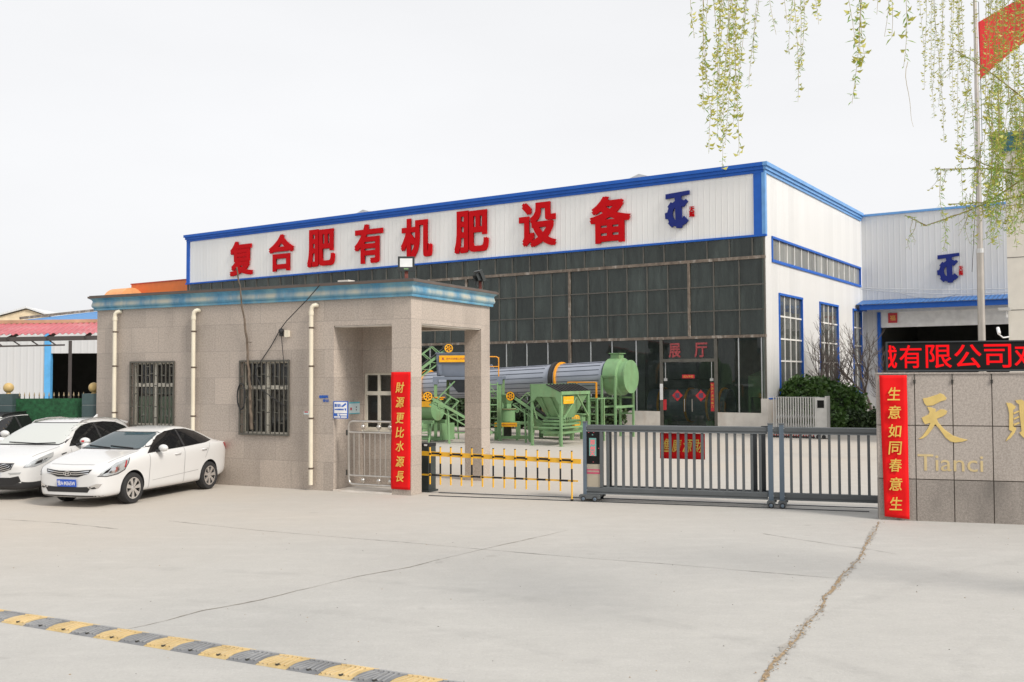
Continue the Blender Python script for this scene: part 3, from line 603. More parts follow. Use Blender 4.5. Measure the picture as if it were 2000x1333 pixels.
mb = MB(); mb.box(1.4, 1.88, 15.97, 15.99, 5.32, 5.86); mb.text("福", 1.5, 1.78, 5.45, 5.73, 15.965, .004, 1); mb.build("red_notice", ["sign_red", "gold_text"], shop)
mb = MB(); mb.box(.2, 13.9, 30, 30.2, 0, 11); mb.box(.05, .2, 16.3, 30, 0, 11); mb.box(13.9, 14, 16.3, 30, 0, 11); mb.box(.05, 14, 16.3, 30.2, 11, 11.2); mb.build("inner_wall", "dark_interior", shop)
t = thing("overhead_cable", "pale power cables sagging across the grey workshop wall", "cable", (10.702, 41.112, 0), HR)
def sag(a, b, s, n=14): return [(a[0] + (b[0] - a[0]) * i / n, a[1] + (b[1] - a[1]) * i / n, a[2] + (b[2] - a[2]) * i / n - s * 4 * (i / n) * (1 - i / n)) for i in range(n + 1)]
for a, b, s in (((.02, 15.85, 7.33), (9, 15.3, 6.85), .12), ((.02, 15.85, 7.25), (9, 15.3, 6.75), .26), ((1.7, 15.85, 7.1), (5, 15.6, 6.7), .3)):
    mb = MB(); mb.path(sag(a, b, s), .024, 5); mb.build("wire", "cable_white", t)

# ================================================================== gatehouse
GR = -26.09; GL = (-2.126, 20.577, 0)
gh = thing("gatehouse", "granite clad single storey gatehouse with blue glazed cornice and open corner porch", "building", GL, GR)
w1 = (-8.1, -6.67, 1.32, 2.87); w2 = (-4.62, -3.21, 1.19, 2.86)
mb = MB()
mb.wall(-9.3, -1.99, 0, 4.19, 0, .24, holes=[w1, w2]); mb.box(-.48, 0, 0, .42, 0, 3.61); mb.wall(-1.99, 0, 3.61, 4.19, 0, .42)
mb.wall(.42, 3.15, 3.63, 4.19, -.45, 0, along='y'); mb.box(-.45, 0, 3.15, 3.6, 0, 4.19); mb.box(-2.2, -.45, 3.15, 3.6, 3.63, 4.19)
mb.wall(.24, 1.11, 0, 4.1, -2.2, -1.99, along='y')
ww = (-1.965, -1.21, 1.29, 2.58)
mb.wall(-1.99, -1.12, 0, 4.1, 1.11, 1.3, holes=[ww]); mb.wall(1.3, 2.1, 0, 4.1, -1.31, -1.12, along='y'); mb.wall(-2.2, -1.31, 0, 4.1, 1.95, 2.1); mb.wall(2.1, 3.6, 0, 4.1, -2.2, -2.02, along='y')
mb.wall(.24, 3.6, 0, 4.19, -9.3, -9.06, along='y'); mb.box(-9.06, -2.2, 3.4, 3.6, 0, 4.19)
mb.build("wall", "granite_wall", gh)
mb = MB(); mb.box(-1.95, -.47, .05, 1.1, .0, .035); mb.box(-1.99, -.48, -.02, .05, 0, .03); mb.build("porch_step", "plinth_concrete", gh)
mb = MB(); mb.box(-2.0, -.44, .42, 3.15, 3.9, 3.95); mb.box(-2.0, -.48, .4, .425, 3.60, 3.9); mb.box(-1.98, -.46, .02, .40, 3.585, 3.607); mb.box(-.47, -.43, .42, 3.15, 3.6, 3.9); mb.box(-.43, -.02, .43, 3.14, 3.605, 3.628); mb.build("porch_ceiling", "plaster_soffit", gh)
mb = MB(); mb.box(-9.28, -.02, .02, 3.58, 4.19, 4.3); mb.box(-9.44, .14, -.14, 3.74, 4.536, 4.556); mb.box(-9.0, -2.3, .3, 3.4, 4.05, 4.1); mb.build("roof", "roof_felt", gh)
prof = [(0, 4.185), (.13, 4.185), (.135, 4.222), (.12, 4.235), (.155, 4.25), (.20, 4.285), (.205, 4.325), (.17, 4.385), (.165, 4.42), (.20, 4.45), (.27, 4.475), (.30, 4.485)]
edge = [(.30, 4.485), (.36, 4.49), (.37, 4.535), (0, 4.535)]
def cornice(x0, x1, y0, y1, prof, mb):
    ring = lambda o: [(x0 - o, y1 + o), (x0 - o, y0 - o), (x1 + o, y0 - o), (x1 + o, y1 + o)]
    for (o, z), (p, q) in zip(prof, prof[1:]):
        A, B = ring(o), ring(p)
        for i in range(4):
            j = (i + 1) % 4; mb.quad((*A[i], z), (*A[j], z), (*B[j], q), (*B[i], q))
prof = [(o_ * .5, z_) for o_, z_ in prof]; edge = [(o_ * .46, z_) for o_, z_ in edge]; edge[0] = (.15, 4.485)
mb = MB(); cornice(-9.3, 0, 0, 3.6, prof, mb); mb.build("cornice", "glazed_cornice", gh, smooth=40)
mb = MB(); cornice(-9.3, 0, 0, 3.6, edge, mb); mb.build("roof_edge", "cornice_edge", gh)
def front_window(h, y, name="window"):
    a0, a1, z0, z1 = h; t = .05
    f = MB(); f.box(a0, a0 + t, y, y + .07, z0, z1); f.box(a1 - t, a1, y, y + .07, z0, z1); f.box(a0 + t, a1 - t, y, y + .07, z1 - t, z1); f.box(a0 + t, a1 - t, y, y + .07, z0, z0 + t)
    zm = z0 + (z1 - z0) * .64; f.box(a0 + t, a1 - t, y - .005, y + .07, zm - .045, zm + .045); xm = (a0 + a1) / 2; f.box(xm - .03, xm + .03, y - .003, y + .07, z0 + t, zm - .045); f.box(xm - .03, xm + .03, y - .003, y + .07, zm + .045, z1 - t)
    o = f.build(name, "cream_frame", gh); p = MB(); p.quad((a0, y + .04, z0), (a1, y + .04, z0), (a1, y + .04, z1), (a0, y + .04, z1)); p.build("pane", "window_glass", o); return o
front_window(w1, .1); front_window(w2, .1); front_window(ww, 1.16)
mb = MB(); mb.box(-1.99, -1.15, 1.05, 1.16, 1.245, 1.285); mb.build("window_sill", "cream_frame", gh)
def grille(h):
    a0, a1, z0, z1 = h; b = MB(); y = -.03
    for x0, x1, c, d in ((a0 - .02, a1 + .02, z0 - .02, z0 + .02), (a0 - .02, a1 + .02, z1 - .02, z1 + .02)): b.box(x0, x1, y - .015, y + .015, c, d)
    b.box(a0 - .02, a0 + .02, y - .014, y + .014, z0 + .02, z1 - .02); b.box(a1 - .02, a1 + .02, y - .014, y + .014, z0 + .02, z1 - .02)
    n = 11; dx = (a1 - a0) / n
    for i in range(1, n): x = a0 + dx * i; b.box(x - .013, x + .013, y - .012, y + .012, z0 + .02, z1 - .02)
    for i in range(n):
        for j, fz in enumerate((.13, .3, .47, .63, .79, .93)):
            if (i + j) % 3 == 0 or (i % 2 == 0 and j in (1, 4)): z = z0 + (z1 - z0) * (fz + (.03 if i % 2 else 0)); b.box(a0 + dx * i + .013, a0 + dx * (i + 1) - .013, y - .01, y + .01, z - .012, z + .012)
    b.build("security_grille", "steel_grille", gh)
grille(w1); grille(w2)
mb = MB()
n = 46
for i in range(n):
    x = w1[0] + .06 + (1.3) * i / n; y = .2 + .02 * math.sin(i * .9); x2 = w1[0] + .06 + 1.3 * (i + 1) / n; y2 = .2 + .02 * math.sin((i + 1) * .9); mb.quad((x, y, 1.2), (x2, y2, 1.2), (x2, y2, 2.03), (x, y, 2.03))
mb.build("curtain", "curtain_green", gh, smooth=60)
mb = MB(); mb.box(w1[0] + .05, w1[1] - .05, .35, .36, 2.08, 2.24); mb.build("blind", "blind_white", gh)
mb = MB(); mb.box(-9.05, -2.25, .3, 3.39, .01, .05); mb.build("floor", "interior_floor", gh)
for x, zt, zb in ((-8.57, 4.13, .1), (-5.98, 4.08, .12), (-2.53, 4.08, .12)):
    p = MB(); r = .048; p.path([(x + .10, -.0, zt + .0), (x + .085, -.06, zt + .005), (x + .05, -.09, zt - .01), (x + .012, -.1, zt - .05), (x, -.1, zt - .13), (x, -.1, zb)], r, 12)
    p.tube((x, -.1, zt - .22), (x, -.1, zt - .13), r + .01, 12)
    o = p.build("downpipe", "cream_pipe", gh, smooth=50)
    for z in (zt - .5, zt - 1.35, zt - 2.5, zt - 3.6):
        if z > .2: q = MB(); q.tube((x, -.1, z - .018), (x, -.1, z + .018), r + .006, 12); q.box(x - .01, x + .01, -.06, .0, z - .012, z + .012); q.build("pipe_clamp", "pipe_band", o)
for i in range(1):
    mb = MB(); mb.path([(-2.23, -.20, 4.5), (-2.6, -.16, 4.2), (-3.2, -.12, 3.75), (-3.45, -.04, 3.56), (-3.7, -.04, 3.2), (-4.0, -.04, 2.85), (-4.15, -.045, 2.6), (-3.95, -.05, 2.2), (-3.6, -.05, 2.0), (-3.3, -.04, 1.85)], .011, 5); mb.path([(-3.42, -.04, 3.5), (-3.36, -.04, 3.0), (-3.3, -.04, 2.5), (-3.25, -.04, 2.2)], .008, 4)
    mb.path([(-4.55 + .12 * math.cos(a * .45), -.06, 2.05 + .30 * math.sin(a * .45)) for a in range(15)], .016, 5)
    tag(mb.build("hanging_cable", "cable_black", None, GL, (0, 0, R(GR))), "black cables drooping from the cornice across the wall to the barred window", "cable")
mb = MB(); mb.sphere((-3.42, -.03, 3.53), .065, 10); mb.box(-3.47, -3.38, -.04, 0, 3.42, 3.5); tag(mb.build("cable_anchor", "cable_black", None, GL, (0, 0, R(GR))), "small black cable anchor on the granite wall where the wires meet", "bracket")
t = thing("junction_box", "small cream junction box on the wall right of the cable anchor", "box", GL, GR); mb = MB(); mb.box(-3.30, -3.20, -.05, 0, 3.40, 3.54); mb.build("box_body", "cream_frame", t); mb = MB(); mb.box(-3.31, -3.19, -.058, -.05, 3.39, 3.55); mb.build("lid", "cream_pipe", t)
mb = MB(); rnd = random.Random(4); P = []
for i in range(26):
    f = i / 25; P.append((-4.53 + .30 * f + rnd.uniform(-.015, .015), -.24 + .18 * min(1, f * 2.2) + rnd.uniform(-.01, .01), 5.02 - 3.72 * f))
mb.path(P, [.012 + .022 * (i / 25) + rnd.uniform(0, .006) for i in range(26)], 6)
for i in (12, 15, 17, 19, 21):
    x, y, z = P[i]; mb.path([(x, y, z), (x + rnd.uniform(-.1, .1), y - .03, z + .07), (x + rnd.uniform(-.16, .16), y - .03, z + .05)], .008, 4)
tag(mb.build("wooden_stick", "stick_brown", None, GL, (0, 0, R(GR))), "thin brown wrapped stick propped upright before the right barred window and cornice", "stick")
# ================================================================== signs and banners on the gatehouse
def banner(name, label, x0, x1, z0, z1, chars, zc, ch, cw, loc, rz, y=-.012, amp=.006, skew=0.0, slant=.16, curl=0.0):
    """long cloth couplet with gold characters"""
    t = thing(name, label, "banner", loc, rz)
    mb = MB(); nx, nz = 6, 40
    def off(u, v): return y - amp * (1 + math.sin(v * 23 + u * 3) * .5 + math.sin(v * 9 - u * 5)) - curl * (1 - v) * u
    def xz(u, v): return x0 + (x1 - x0) * u + skew * (1 - v) * (1 - u), z0 + (z1 - z0) * v - .03 * u * (1 - v) * (1 if skew else 0)
    P = [[(xz(i / nx, j / nz)[0], off(i / nx, j / nz), xz(i / nx, j / nz)[1]) for i in range(nx + 1)] for j in range(nz + 1)]
    for j in range(nz):
        for i in range(nx): mb.quad(P[j][i], P[j][i + 1], P[j + 1][i + 1], P[j + 1][i])
    o = mb.build("cloth", "banner_red", t, smooth=60); o.modifiers.new("thick", 'SOLIDIFY').thickness = .003
    mb = MB(); xc = (x0 + x1) / 2 + skew * .25
    for c, z in zip(chars, zc): mb.text(c, xc - cw / 2, xc + cw / 2, z - ch / 2, z + ch / 2, y - amp * 3.2 - curl * .5 * (1 - (z - z0) / (z1 - z0)) - .004, .004, bold=.012, shear=slant)
    mb.build("gold_characters", "gold_text", t); return t
zc = [2.5 + (735 - p) / 1908.8 * 20.5 for p in (757, 786, 817, 845, 872, 902, 931)]
banner("couplet_banner", "red vertical banner with gold characters on the gatehouse corner pillar", -.48, -.005, .12, 2.59, "財源更比水源長", zc, .225, .195, GL, GR, y=-.014, amp=.010)
t = thing("camera_notice", "blue and white surveillance notice at the corner beside the porch", "notice", GL, GR)
mb = MB(); mb.box(-1.99, -1.60, -.012, -.002, 1.585, 1.965); mb.build("board", "sign_blue", t)
mb = MB(); mb.box(-1.965, -1.625, -.0145, -.012, 1.70, 1.945); mb.build("white_field", "sign_white", t)
mb = MB(); mb.text("您已进入", -1.955, -1.765, 1.835, 1.905, -.0145, .002, bold=.015); mb.text("24小时视频监控区", -1.955, -1.705, 1.765, 1.80, -.0145, .002, bold=.01)
mb.prism([(-1.765, 1.86), (-1.665, 1.925), (-1.64, 1.895), (-1.74, 1.83)], -.017, -.0145); mb.prism([(-1.70, 1.80), (-1.645, 1.81), (-1.65, 1.745)], -.017, -.0145); mb.build("blue_lettering", "sign_blue", t)
mb = MB()
for k in range(6): mb.box(-1.965 + k * .027, -1.943 + k * .027, -.014, -.012, 1.60, 1.635)
for k in range(6): mb.box(-1.785 + k * .026, -1.764 + k * .026, -.014, -.012, 1.60, 1.635)
mb.box(-1.885, -1.825, -.014, -.012, 1.665, 1.69); mb.box(-1.875, -1.835, -.014, -.012, 1.64, 1.66); mb.box(-1.81, -1.63, -.0135, -.012, 1.65, 1.685); mb.build("white_lettering", "sign_white", t)
t = thing("pale_notice", "pale cyan notice with a small red mark on the inner porch wall", "notice", GL, GR)
mb = MB(); mb.box(-1.988, -1.978, .56, .97, 1.655, 1.925); mb.build("board", "sign_pale", t)
for za, zb_ in ((1.89, 1.925), (1.655, 1.675)): mb = MB(); mb.box(-1.978, -1.976, .56, .97, za, zb_); mb.build("cyan_band", "sign_cyan", t)
mb = MB(); mb.box(-1.978, -1.975, .60, .66, 1.74, 1.80); mb.build("red_mark", "sign_red", t)
for za in (1.79, 1.73): mb = MB(); mb.box(-1.978, -1.9755, .82, .85, za, za + .03); mb.build("dark_mark", "text_dark", t)
t = thing("door_plaque", "small blue stencilled notice on the granite between downpipe and porch", "notice", GL, GR)
mb = MB(); mb.text("收费停车", -2.38, -2.13, 2.02, 2.09, -.002, .003, bold=.035); mb.text("登记", -2.28, -2.12, 1.94, 2.0, -.002, .003, bold=.02); mb.build("blue_lettering", "sign_blue", t)
t = thing("hydrant_notice", "tiny pale pink sticker on the granite left of the downpipe near the porch", "sticker", GL, GR)
mb = MB(); mb.box(-2.80, -2.66, -.006, -.001, 1.66, 1.73); mb.build("sticker_field", "sign_pale", t); mb = MB(); mb.box(-2.78, -2.68, -.009, -.006, 1.70, 1.725); mb.build("red_mark", "sign_red", t)

# ------------------------------------------------------------------ floodlights on the roof
def flood(name, label, x, y, z0, zc, w_, h_, rx, rz, on):
    t = thing(name, label, "floodlight", (0, 0, 0), 0); t.location = (GL[0] + x * math.cos(R(GR)) - y * math.sin(R(GR)), GL[1] + x * math.sin(R(GR)) + y * math.cos(R(GR)), 0)
    mb = MB(); mb.box(-.035, .035, -.035, .035, z0, zc - h_ * .3); mb.build("post", "rust_post", t)
    def add(n_, m_, b, mat): b.build(n_, mat, t, (0, -.05, zc), (R(rx), 0, R(rz)))
    b = MB(); b.box(-w_ / 2, w_ / 2, -.03, .05, -h_ / 2, h_ / 2); b.box(-w_ / 2 + .05, w_ / 2 - .05, .05, .10, -h_ / 2 + .05, h_ / 2 - .05)
    for k in range(7): xx = -w_ / 2 + .06 + (w_ - .12) * k / 6; b.box(xx - .008, xx + .008, .10, .14, -h_ / 2 + .06, h_ / 2 - .06)
    b.box(-.02, .02, .14, .2, -h_ / 2 - .06, .02)
    add("housing", 0, b, "lamp_housing")
    b = MB(); b.box(-w_ / 2 + .045, w_ / 2 - .045, -.034, -.03, -h_ / 2 + .09, h_ / 2 - .045); add("lens", 0, b, "lamp_glass")
    b = MB(); b.box(-.05, .05, -.036, -.031, -h_ / 2 + .035, -h_ / 2 + .065); add("badge", 0, b, "machine_green")
flood("floodlight", "black square floodlight facing the street from a rusty post on the gatehouse roof", -.43, .5, 4.54, 4.94, .36, .32, 0, 3, True)
flood("floodlight", "dark floodlight turned away on the far right end of the gatehouse roof", -.26, 3.6, 4.54, 4.95, .34, .28, -25, 118, False)
mb = MB(); mb.box(-2.0, -1.72, .15, .4, 4.561, 4.63); tag(mb.build("roof_block", "plinth_concrete", None, GL, (0, 0, R(GR))), "loose pale concrete block lying on the gatehouse roof edge", "block")

# ------------------------------------------------------------------ stainless pedestrian gate
t = thing("pedestrian_gate", "stainless steel barred gate with ball ornaments closing the gatehouse porch", "gate", GL, GR)
mb = MB(); r = .028; zt, zb = 1.53, .17; x0, x1 = -1.6, -.5
mb.path([(x1, .02, zt), (x0 + .1, .02, zt), (x0 + .03, .02, zt - .03), (x0, .02, zt - .1), (x0, .02, zb + .1), (x0 + .03, .02, zb + .03), (x0 + .1, .02, zb), (x1, .02, zb)], r, 10); mb.tube((x0, .02, 1.29), (x1, .02, 1.29), .022, 8); mb.tube((x0, .02, .36), (x1, .02, .36), .022, 8); mb.build("tube_frame", "stainless", t, smooth=50)
for i in range(8):
    x = x0 + .14 + i * .135; mb = MB(); mb.tube((x, .02, .36), (x, .02, 1.29), .012, 6); mb.build("gate_bar", "stainless", t)
for x in (-1.23, -.82, -.53):
    for z, a, b in ((1.415, 1.29, 1.53), (.265, .17, .36)): mb = MB(); mb.sphere((x, .02, z), .056, 12); mb.tube((x, .02, a), (x, .02, b), .014, 6); mb.build("ball_ornament", "stainless", t, smooth=50)
for z in (1.28, .42): mb = MB(); mb.box(x0 - .06, x0 - .03, .0, .06, z - .06, z + .06); mb.build("hinge", "iron_dark", t)

# ================================================================== boom barrier
t = thing("boom_barrier", "dark barrier post with yellow and black fence boom closing the entrance", "barrier", (-1.86, 21.36, 0), -27)
mb = MB(); mb.box(-.13, .13, -.15, .15, .02, .98); mb.box(-.17, .17, -.19, .19, 0, .04); mb.build("cabinet", "barrier_body", t)
mb = MB(); mb.box(-.135, .135, -.155, .155, .98, 1.045); mb.build("cabinet_lid", "black_plastic", t); mb = MB(); mb.box(.02, .1, -.158, -.15, .99, 1.03); mb.build("label_plate", "sign_white", t)
A = Vector((-1.95, 21.13, .84)); B = Vector((1.36, 19.52, .79)); A2 = Vector((-1.95, 21.13, .385)); B2 = Vector((1.30, 19.55, .40))
rr = t.matrix_world; bpy.context.view_layer.update(); inv = t.matrix_world.inverted()
la, lb, la2, lb2 = inv @ A, inv @ B, inv @ A2, inv @ B2
mb = MB(); mb.bar(la, lb, .035, .095); bo = mb.build("boom", "boom_yellow", t)
mb = MB(); mb.bar(la2, lb2, .028, .032); mb.build("lower_rail", "boom_yellow", t)
px = [841, 861.1, 881.3, 901.9, 922.2, 943, 963.8, 985.2, 1006.3, 1027.9, 1049.9, 1072.1, 1094.3, 1116.5]
fr_ = []
for p in px:   # where each upright hangs along the boom
    k = (p - 1000) / 1908.8; d = B - A; fr_.append((k * A.y - A.x) / (d.x - k * d.y))
for i, s in enumerate(fr_):
    c = la + (lb - la) * s; c2 = la2 + (lb2 - la2) * s; last = i == len(fr_) - 1; y = c.y - .03
    mb = MB(); z0 = .04 if last else .19; mb.tube((c.x, y, z0), (c.x, y, .985), .018, 8); up = mb.build("upright", "boom_yellow", t)
    for za, zb_, r_ in ((.42, .64, .0195), (.985, 1.0, .02), (c.z - .02, c.z + .02, .021), (c2.z - .018, c2.z + .018, .021)) + (((0, .04, .03),) if last else ()): mb = MB(); mb.tube((c.x, y, za), (c.x, y, zb_), r_, 8); mb.build("black_sleeve", "black_plastic", up)
for i in range(0, len(fr_) - 1, 2):
    s0, s1 = fr_[i] + .008, fr_[i + 1] - .008; mb = MB(); mb.bar(la + (lb - la) * s0 + Vector((0, 0, .014)), la + (lb - la) * s1 + Vector((0, 0, .014)), .039, .04); mb.build("black_band", "black_plastic", bo); mb = MB(); mb.bar(la2 + (lb2 - la2) * s0, la2 + (lb2 - la2) * s1, .032, .036); mb.build("black_band", "black_plastic", bo)

# ================================================================== sliding gate
SG = (1.417, 19.587, 0); SR = -17.82
def rail_mesh(x0, x1, y0, y1, z0, z1):
    mb = MB(); h = z1 - z0; mb.prismx([(y0, z0), (y0 + .012, z0 + h * .12), (y0 + .012, z0 + h * .3), (y0, z0 + h * .36), (y0, z1 - .012), (y0 + .012, z1), (y1, z1), (y1, z0)], x0, x1); return mb
def gate_leaf(name, label, x0, x1, picks, y0, dark, posts):
    t = thing(name, label, "sliding gate", SG, SR, "grey sliding gate leaves across the entrance")
    top, bot = (1.383, 1.515), (.147, .285)
    rail_mesh(x0, x1, y0, y0 + .09, *top).build("top_rail", "gate_grey" if not dark else "gate_grey", t); rail_mesh(x0, x1, y0, y0 + .09, *bot).build("bottom_rail", "gate_grey", t)
    for x in picks: mb = MB(); mb.box(x - .024, x + .024, y0 + .014, y0 + .084, bot[1], top[0]); mb.build("picket", "gate_grey", t)
    for x, w_ in posts:
        mb = MB(); mb.box(x - w_ / 2, x + w_ / 2, y0 - .02, y0 + .10, .09, 1.56); p = mb.build("post", "gate_blue_grey", t); mb = MB(); mb.box(x - w_ / 2 - .006, x + w_ / 2 + .006, y0 - .026, y0 + .106, 1.56, 1.585); mb.build("post_cap", "gate_grey", p)
        mb = MB()
        for z in (.22, 1.40, 1.49): mb.tube((x + w_ / 2, y0 + .0, z), (x + w_ / 2 + .012, y0 + .0, z), .009, 6)
        mb.build("bolt", "stainless_dull", p)
    return t
def bogie(t, x0, x1, yb, name="bogie"):
    mb = MB(); mb.prism([(x0, .12), (x0 + .02, .14), (x1 - .02, .14), (x1, .12), (x1, .06), (x0, .06)], -.09, .0); mb.box(x0 + .03, x1 - .03, .0, yb, .075, .13); mb.prism([(x0, .12), (x0 + .02, .14), (x1 - .02, .14), (x1, .12), (x1, .06), (x0, .06)], yb, yb + .09); o = mb.build(name, "gate_grey", t)
    for y in (-.10, yb + .06):
        for x in ((x0 + .09, x1 - .09) if x1 - x0 > .3 else ((x0 + x1) / 2,)):
            w_ = MB(); w_.lathe([(.012, y - .012), (.05, y - .012), (.055, y), (.055, y + .035), (.05, y + .045), (.012, y + .045)], (x, 0, .055), 'y', 14); q = w_.build("wheel", "rubber", o); h = MB(); h.lathe([(.004, y - .022), (.03, y - .016), (.034, y - .012)], (x, 0, .055), 'y', 10); h.build("hub", "gate_blue_grey", q)
picks1 = [.49 + .1545 * i for i in range(20)]
t = gate_leaf("sliding_gate_leaf", "left leaf of the grey sliding gate, with the illuminated control column", .06, 3.56, picks1, 0, False, [(.03, .066), (3.62, .09)])
rail_mesh(.06, 3.56, .34, .42, 1.40, 1.50).build("rear_rail", "gate_grey", t); rail_mesh(.06, 3.56, .34, .42, .16, .28).build("rear_rail", "gate_grey", t)
for i in range(0): pass
for x in (.44, 3.3, 3.46): mb = MB(); mb.box(x - .05, x + .05, .34, .42, .28, 1.40); mb.build("rear_post", "gate_dark", t)
mb = MB(); mb.box(.333, .388, -.004, .09, .285, 1.383); mb.build("inner_post", "gate_grey", t)
mb = MB(); mb.box(.066, .333, .012, .36, .74, 1.383); col = mb.build("control_column", "black_plastic", t)
mb = MB(); mb.box(.085, .315, .006, .012, .765, 1.37); mb.build("screen_surround", "screen_black", col)
mb = MB(); mb.box(.118, .262, .002, .006, .90, 1.255); mb.build("screen", "screen_teal", col)
mb = MB()
for c, z in (("郑", 1.17), ("州", 1.045)): mb.text(c, .135, .235, z - .052, z + .052, .002, .002, bold=.02)
mb.text("天", .135, .235, .90, .99, .002, .002, bold=.02)
mb.build("screen_lettering", "led_pink", col)
mb = MB(); mb.prism([(.17, 1.31), (.205, 1.31), (.1875, 1.335)], .003, .006); mb.build("status_lamp", "screen_teal", col)
mb = MB()
for x, z in ((.10, 1.36), (.2, 1.36), (.3, 1.05), (.19, .775)): mb.box(x, x + .02, .003, .006, z, z + .008)
mb.build("red_lamp", "led_pink", col)
mb = MB(); mb.box(.066, .333, .014, .36, .285, .735); pan = mb.build("lower_panel", "gate_panel_beige", t)
mb = MB(); mb.box(.068, .331, .009, .014, .545, .635); mb.build("stripe", "gate_stripe", pan); mb = MB()
for k in range(9): mb.box(.08 + k * .027, .10 + k * .027, .0075, .009, .575, .612)
mb.build("stripe_lettering", "gate_panel_beige", pan)
bogie(t, -.075, .34, .42); bogie(t, 3.545, 3.70, .42)
t2 = gate_leaf("sliding_gate_leaf", "right leaf of the grey sliding gate, plain bars running behind the stone sign", 3.67, 5.9, [3.99 + .1715 * i for i in range(11)], .02, True, [(3.82, .086)])
bogie(t2, 3.75, 3.91, .42)
mb = MB(); mb.prism([(3.45, 1.515), (3.58, 1.515), (3.58, 1.535), (3.45, 1.53)], .02, .08); mb.build("stop_block", "gate_dark", t)
mb = MB(); nx = 16
P = lambda i, j: (1.515 + .87 * i / nx, .115 + .008 * math.sin(i * 1.3) + .004 * math.sin(j * 2 + i), (1.37 - .005 * (i / nx)) - .50 * j / 6)
for j in range(6):
    for i in range(nx): mb.quad(P(i, j + 1), P(i + 1, j + 1), P(i + 1, j), P(i, j))
bt = thing("gate_banner", "red cloth with four gold characters tied behind the sliding gate bars", "banner", SG, SR); o = mb.build("cloth", "banner_red", bt, smooth=60); o.modifiers.new("thick", 'SOLIDIFY').thickness = .003
mb = MB()
for i, c in enumerate("進廣源財"): x = 1.63 + .213 * i; mb.text(c, x - .085, x + .085, 1.0, 1.26, .098, .003, bold=.012, shear=.15)
mb.build("gold_characters", "gold_text", bt)
t = thing("gate_track", "black steel guide rails set in the concrete under the sliding gate", "track", SG, SR)
for y in (-.075, .475): mb = MB(); mb.box(-3.3, 5.35 if y < 0 else 6.5, y - .022, y + .022, 0, .014); mb.build("rail", "gate_dark", t)
mb = MB(); mb.box(-3.2, 6.5, .55, .60, .0, .006); mb.build("edge_strip", "cable_white", t)

# ================================================================== folding gate by the hall corner
t = thing("folding_gate", "retracted stainless folding gate parked beside the hall corner", "folding gate", (10.42, 39.15, 0), -31)
for i in range(17):
    x = .04 + i * .097
    mb = MB(); mb.box(x - .022, x + .022, -.02, .02, .1, 1.62); mb.box(x - .022, x + .022, .38, .42, .1, 1.62); mb.box(x - .02, x + .02, -.015, .415, 1.58, 1.62); mb.bar((x, 0, .3), (x + .09, .4, 1.0), .02); mb.bar((x, .4, .6), (x + .09, 0, 1.3), .02); o = mb.build("fold_frame", "stainless_dull", t)
    mb = MB(); mb.box(x - .02, x + .02, -.03, .0, .07, .14); mb.build("red_reflector", "tail_red", o)
    mb = MB(); mb.lathe([(.01, -.03), (.05, -.03), (.05, .02), (.01, .02)], (x, 0, .05), 'y', 10); mb.build("wheel", "rubber", o)
mb = MB(); mb.box(1.70, 2.08, -.06, .46, .1, 1.60); mb.box(1.66, 1.72, -.08, .48, .05, 1.62); mb.box(2.06, 2.12, -.08, .48, .05, 1.66); hu = mb.build("motor_head", "stainless_dull", t)
mb = MB(); mb.box(1.76, 2.02, -.066, -.06, 1.2, 1.5); mb.build("black_screen", "screen_black", hu); mb = MB()
for x in (1.78, 2.0): mb.lathe([(.01, -.09), (.08, -.09), (.08, -.03), (.01, -.03)], (x, 0, .08), 'y', 12)
mb.build("wheel", "rubber", hu)

# ================================================================== stone sign wall, LED board, banner
MO = (6.318, 16.953, 0); MR = -17.05
t = thing("stone_sign_wall", "long granite sign wall carrying large carved gold characters", "sign wall", MO, MR)
mb = MB(); jx = [0, .607, 1.203, 1.811, 2.42, 3.03, 3.64, 4.25, 4.86, 5.47]; jz = [0, .709, 1.625, 2.505]; gp = .008
wall_parts = []
for i in range(len(jx) - 1):
    for j in (1, 2): mb.box(jx[i] + (gp if i else 0), jx[i + 1] - gp, 0, .3, jz[j] + (gp if j else 0), jz[j + 1] - (gp if j < 2 else 0))
slab = mb.build("granite_slab", "granite_sign", t)
mb = MB()
for i in range(len(jx) - 1): mb.box(jx[i] + (gp if i else 0), jx[i + 1] - gp, 0, .3, 0, jz[1] - gp)
mb.build("stained_base_slab", "granite_sign_low", t)
mb = MB(); mb.box(.01, 5.45, .012, .29, .005, 2.50); M("joint_dark", (.09, .075, .06), .9); mb.build("joint_core", "joint_dark", t)
mb = MB(); mb.box(-.012, 5.5, -.02, .32, 2.505, 2.53); mb.build("coping", "granite_sign", t)
ux = lambda q: .726 + (1760 + q / 4.1667 - 1801) * .00783; uz = lambda q: 2.179 - (640 + q / 4.1667 - 768) * .00862
T1 = [(175, 578), (215, 572), (300, 545), (320, 535), (350, 545), (375, 575), (365, 592), (330, 600), (260, 635), (205, 640), (185, 615)]
T2 = [(210, 648), (240, 650), (282, 665), (280, 690), (320, 668), (350, 668), (378, 680), (370, 705), (340, 725), (290, 745), (300, 775), (350, 830), (420, 880), (480, 900), (545, 915), (500, 930), (440, 938), (400, 930), (360, 900), (310, 830), (275, 790), (250, 830), (210, 880), (170, 908), (130, 915), (165, 890), (210, 830), (235, 780), (190, 792), (175, 770), (162, 738), (220, 710), (230, 690)]
def carved(name, polys, extra=None):
    mb = MB()
    for P in polys:
        Q = [(ux(a), uz(b)) for a, b in P]; mb.prism(Q, -.012, 0)
    if extra: extra(mb)
    o = mb.build(name, "gold_carved", slab); b = o.modifiers.new("soft", 'BEVEL'); b.width = .004; b.segments = 2; b.limit_method = 'ANGLE'; return o
carved("carved_character", [T1, T2])
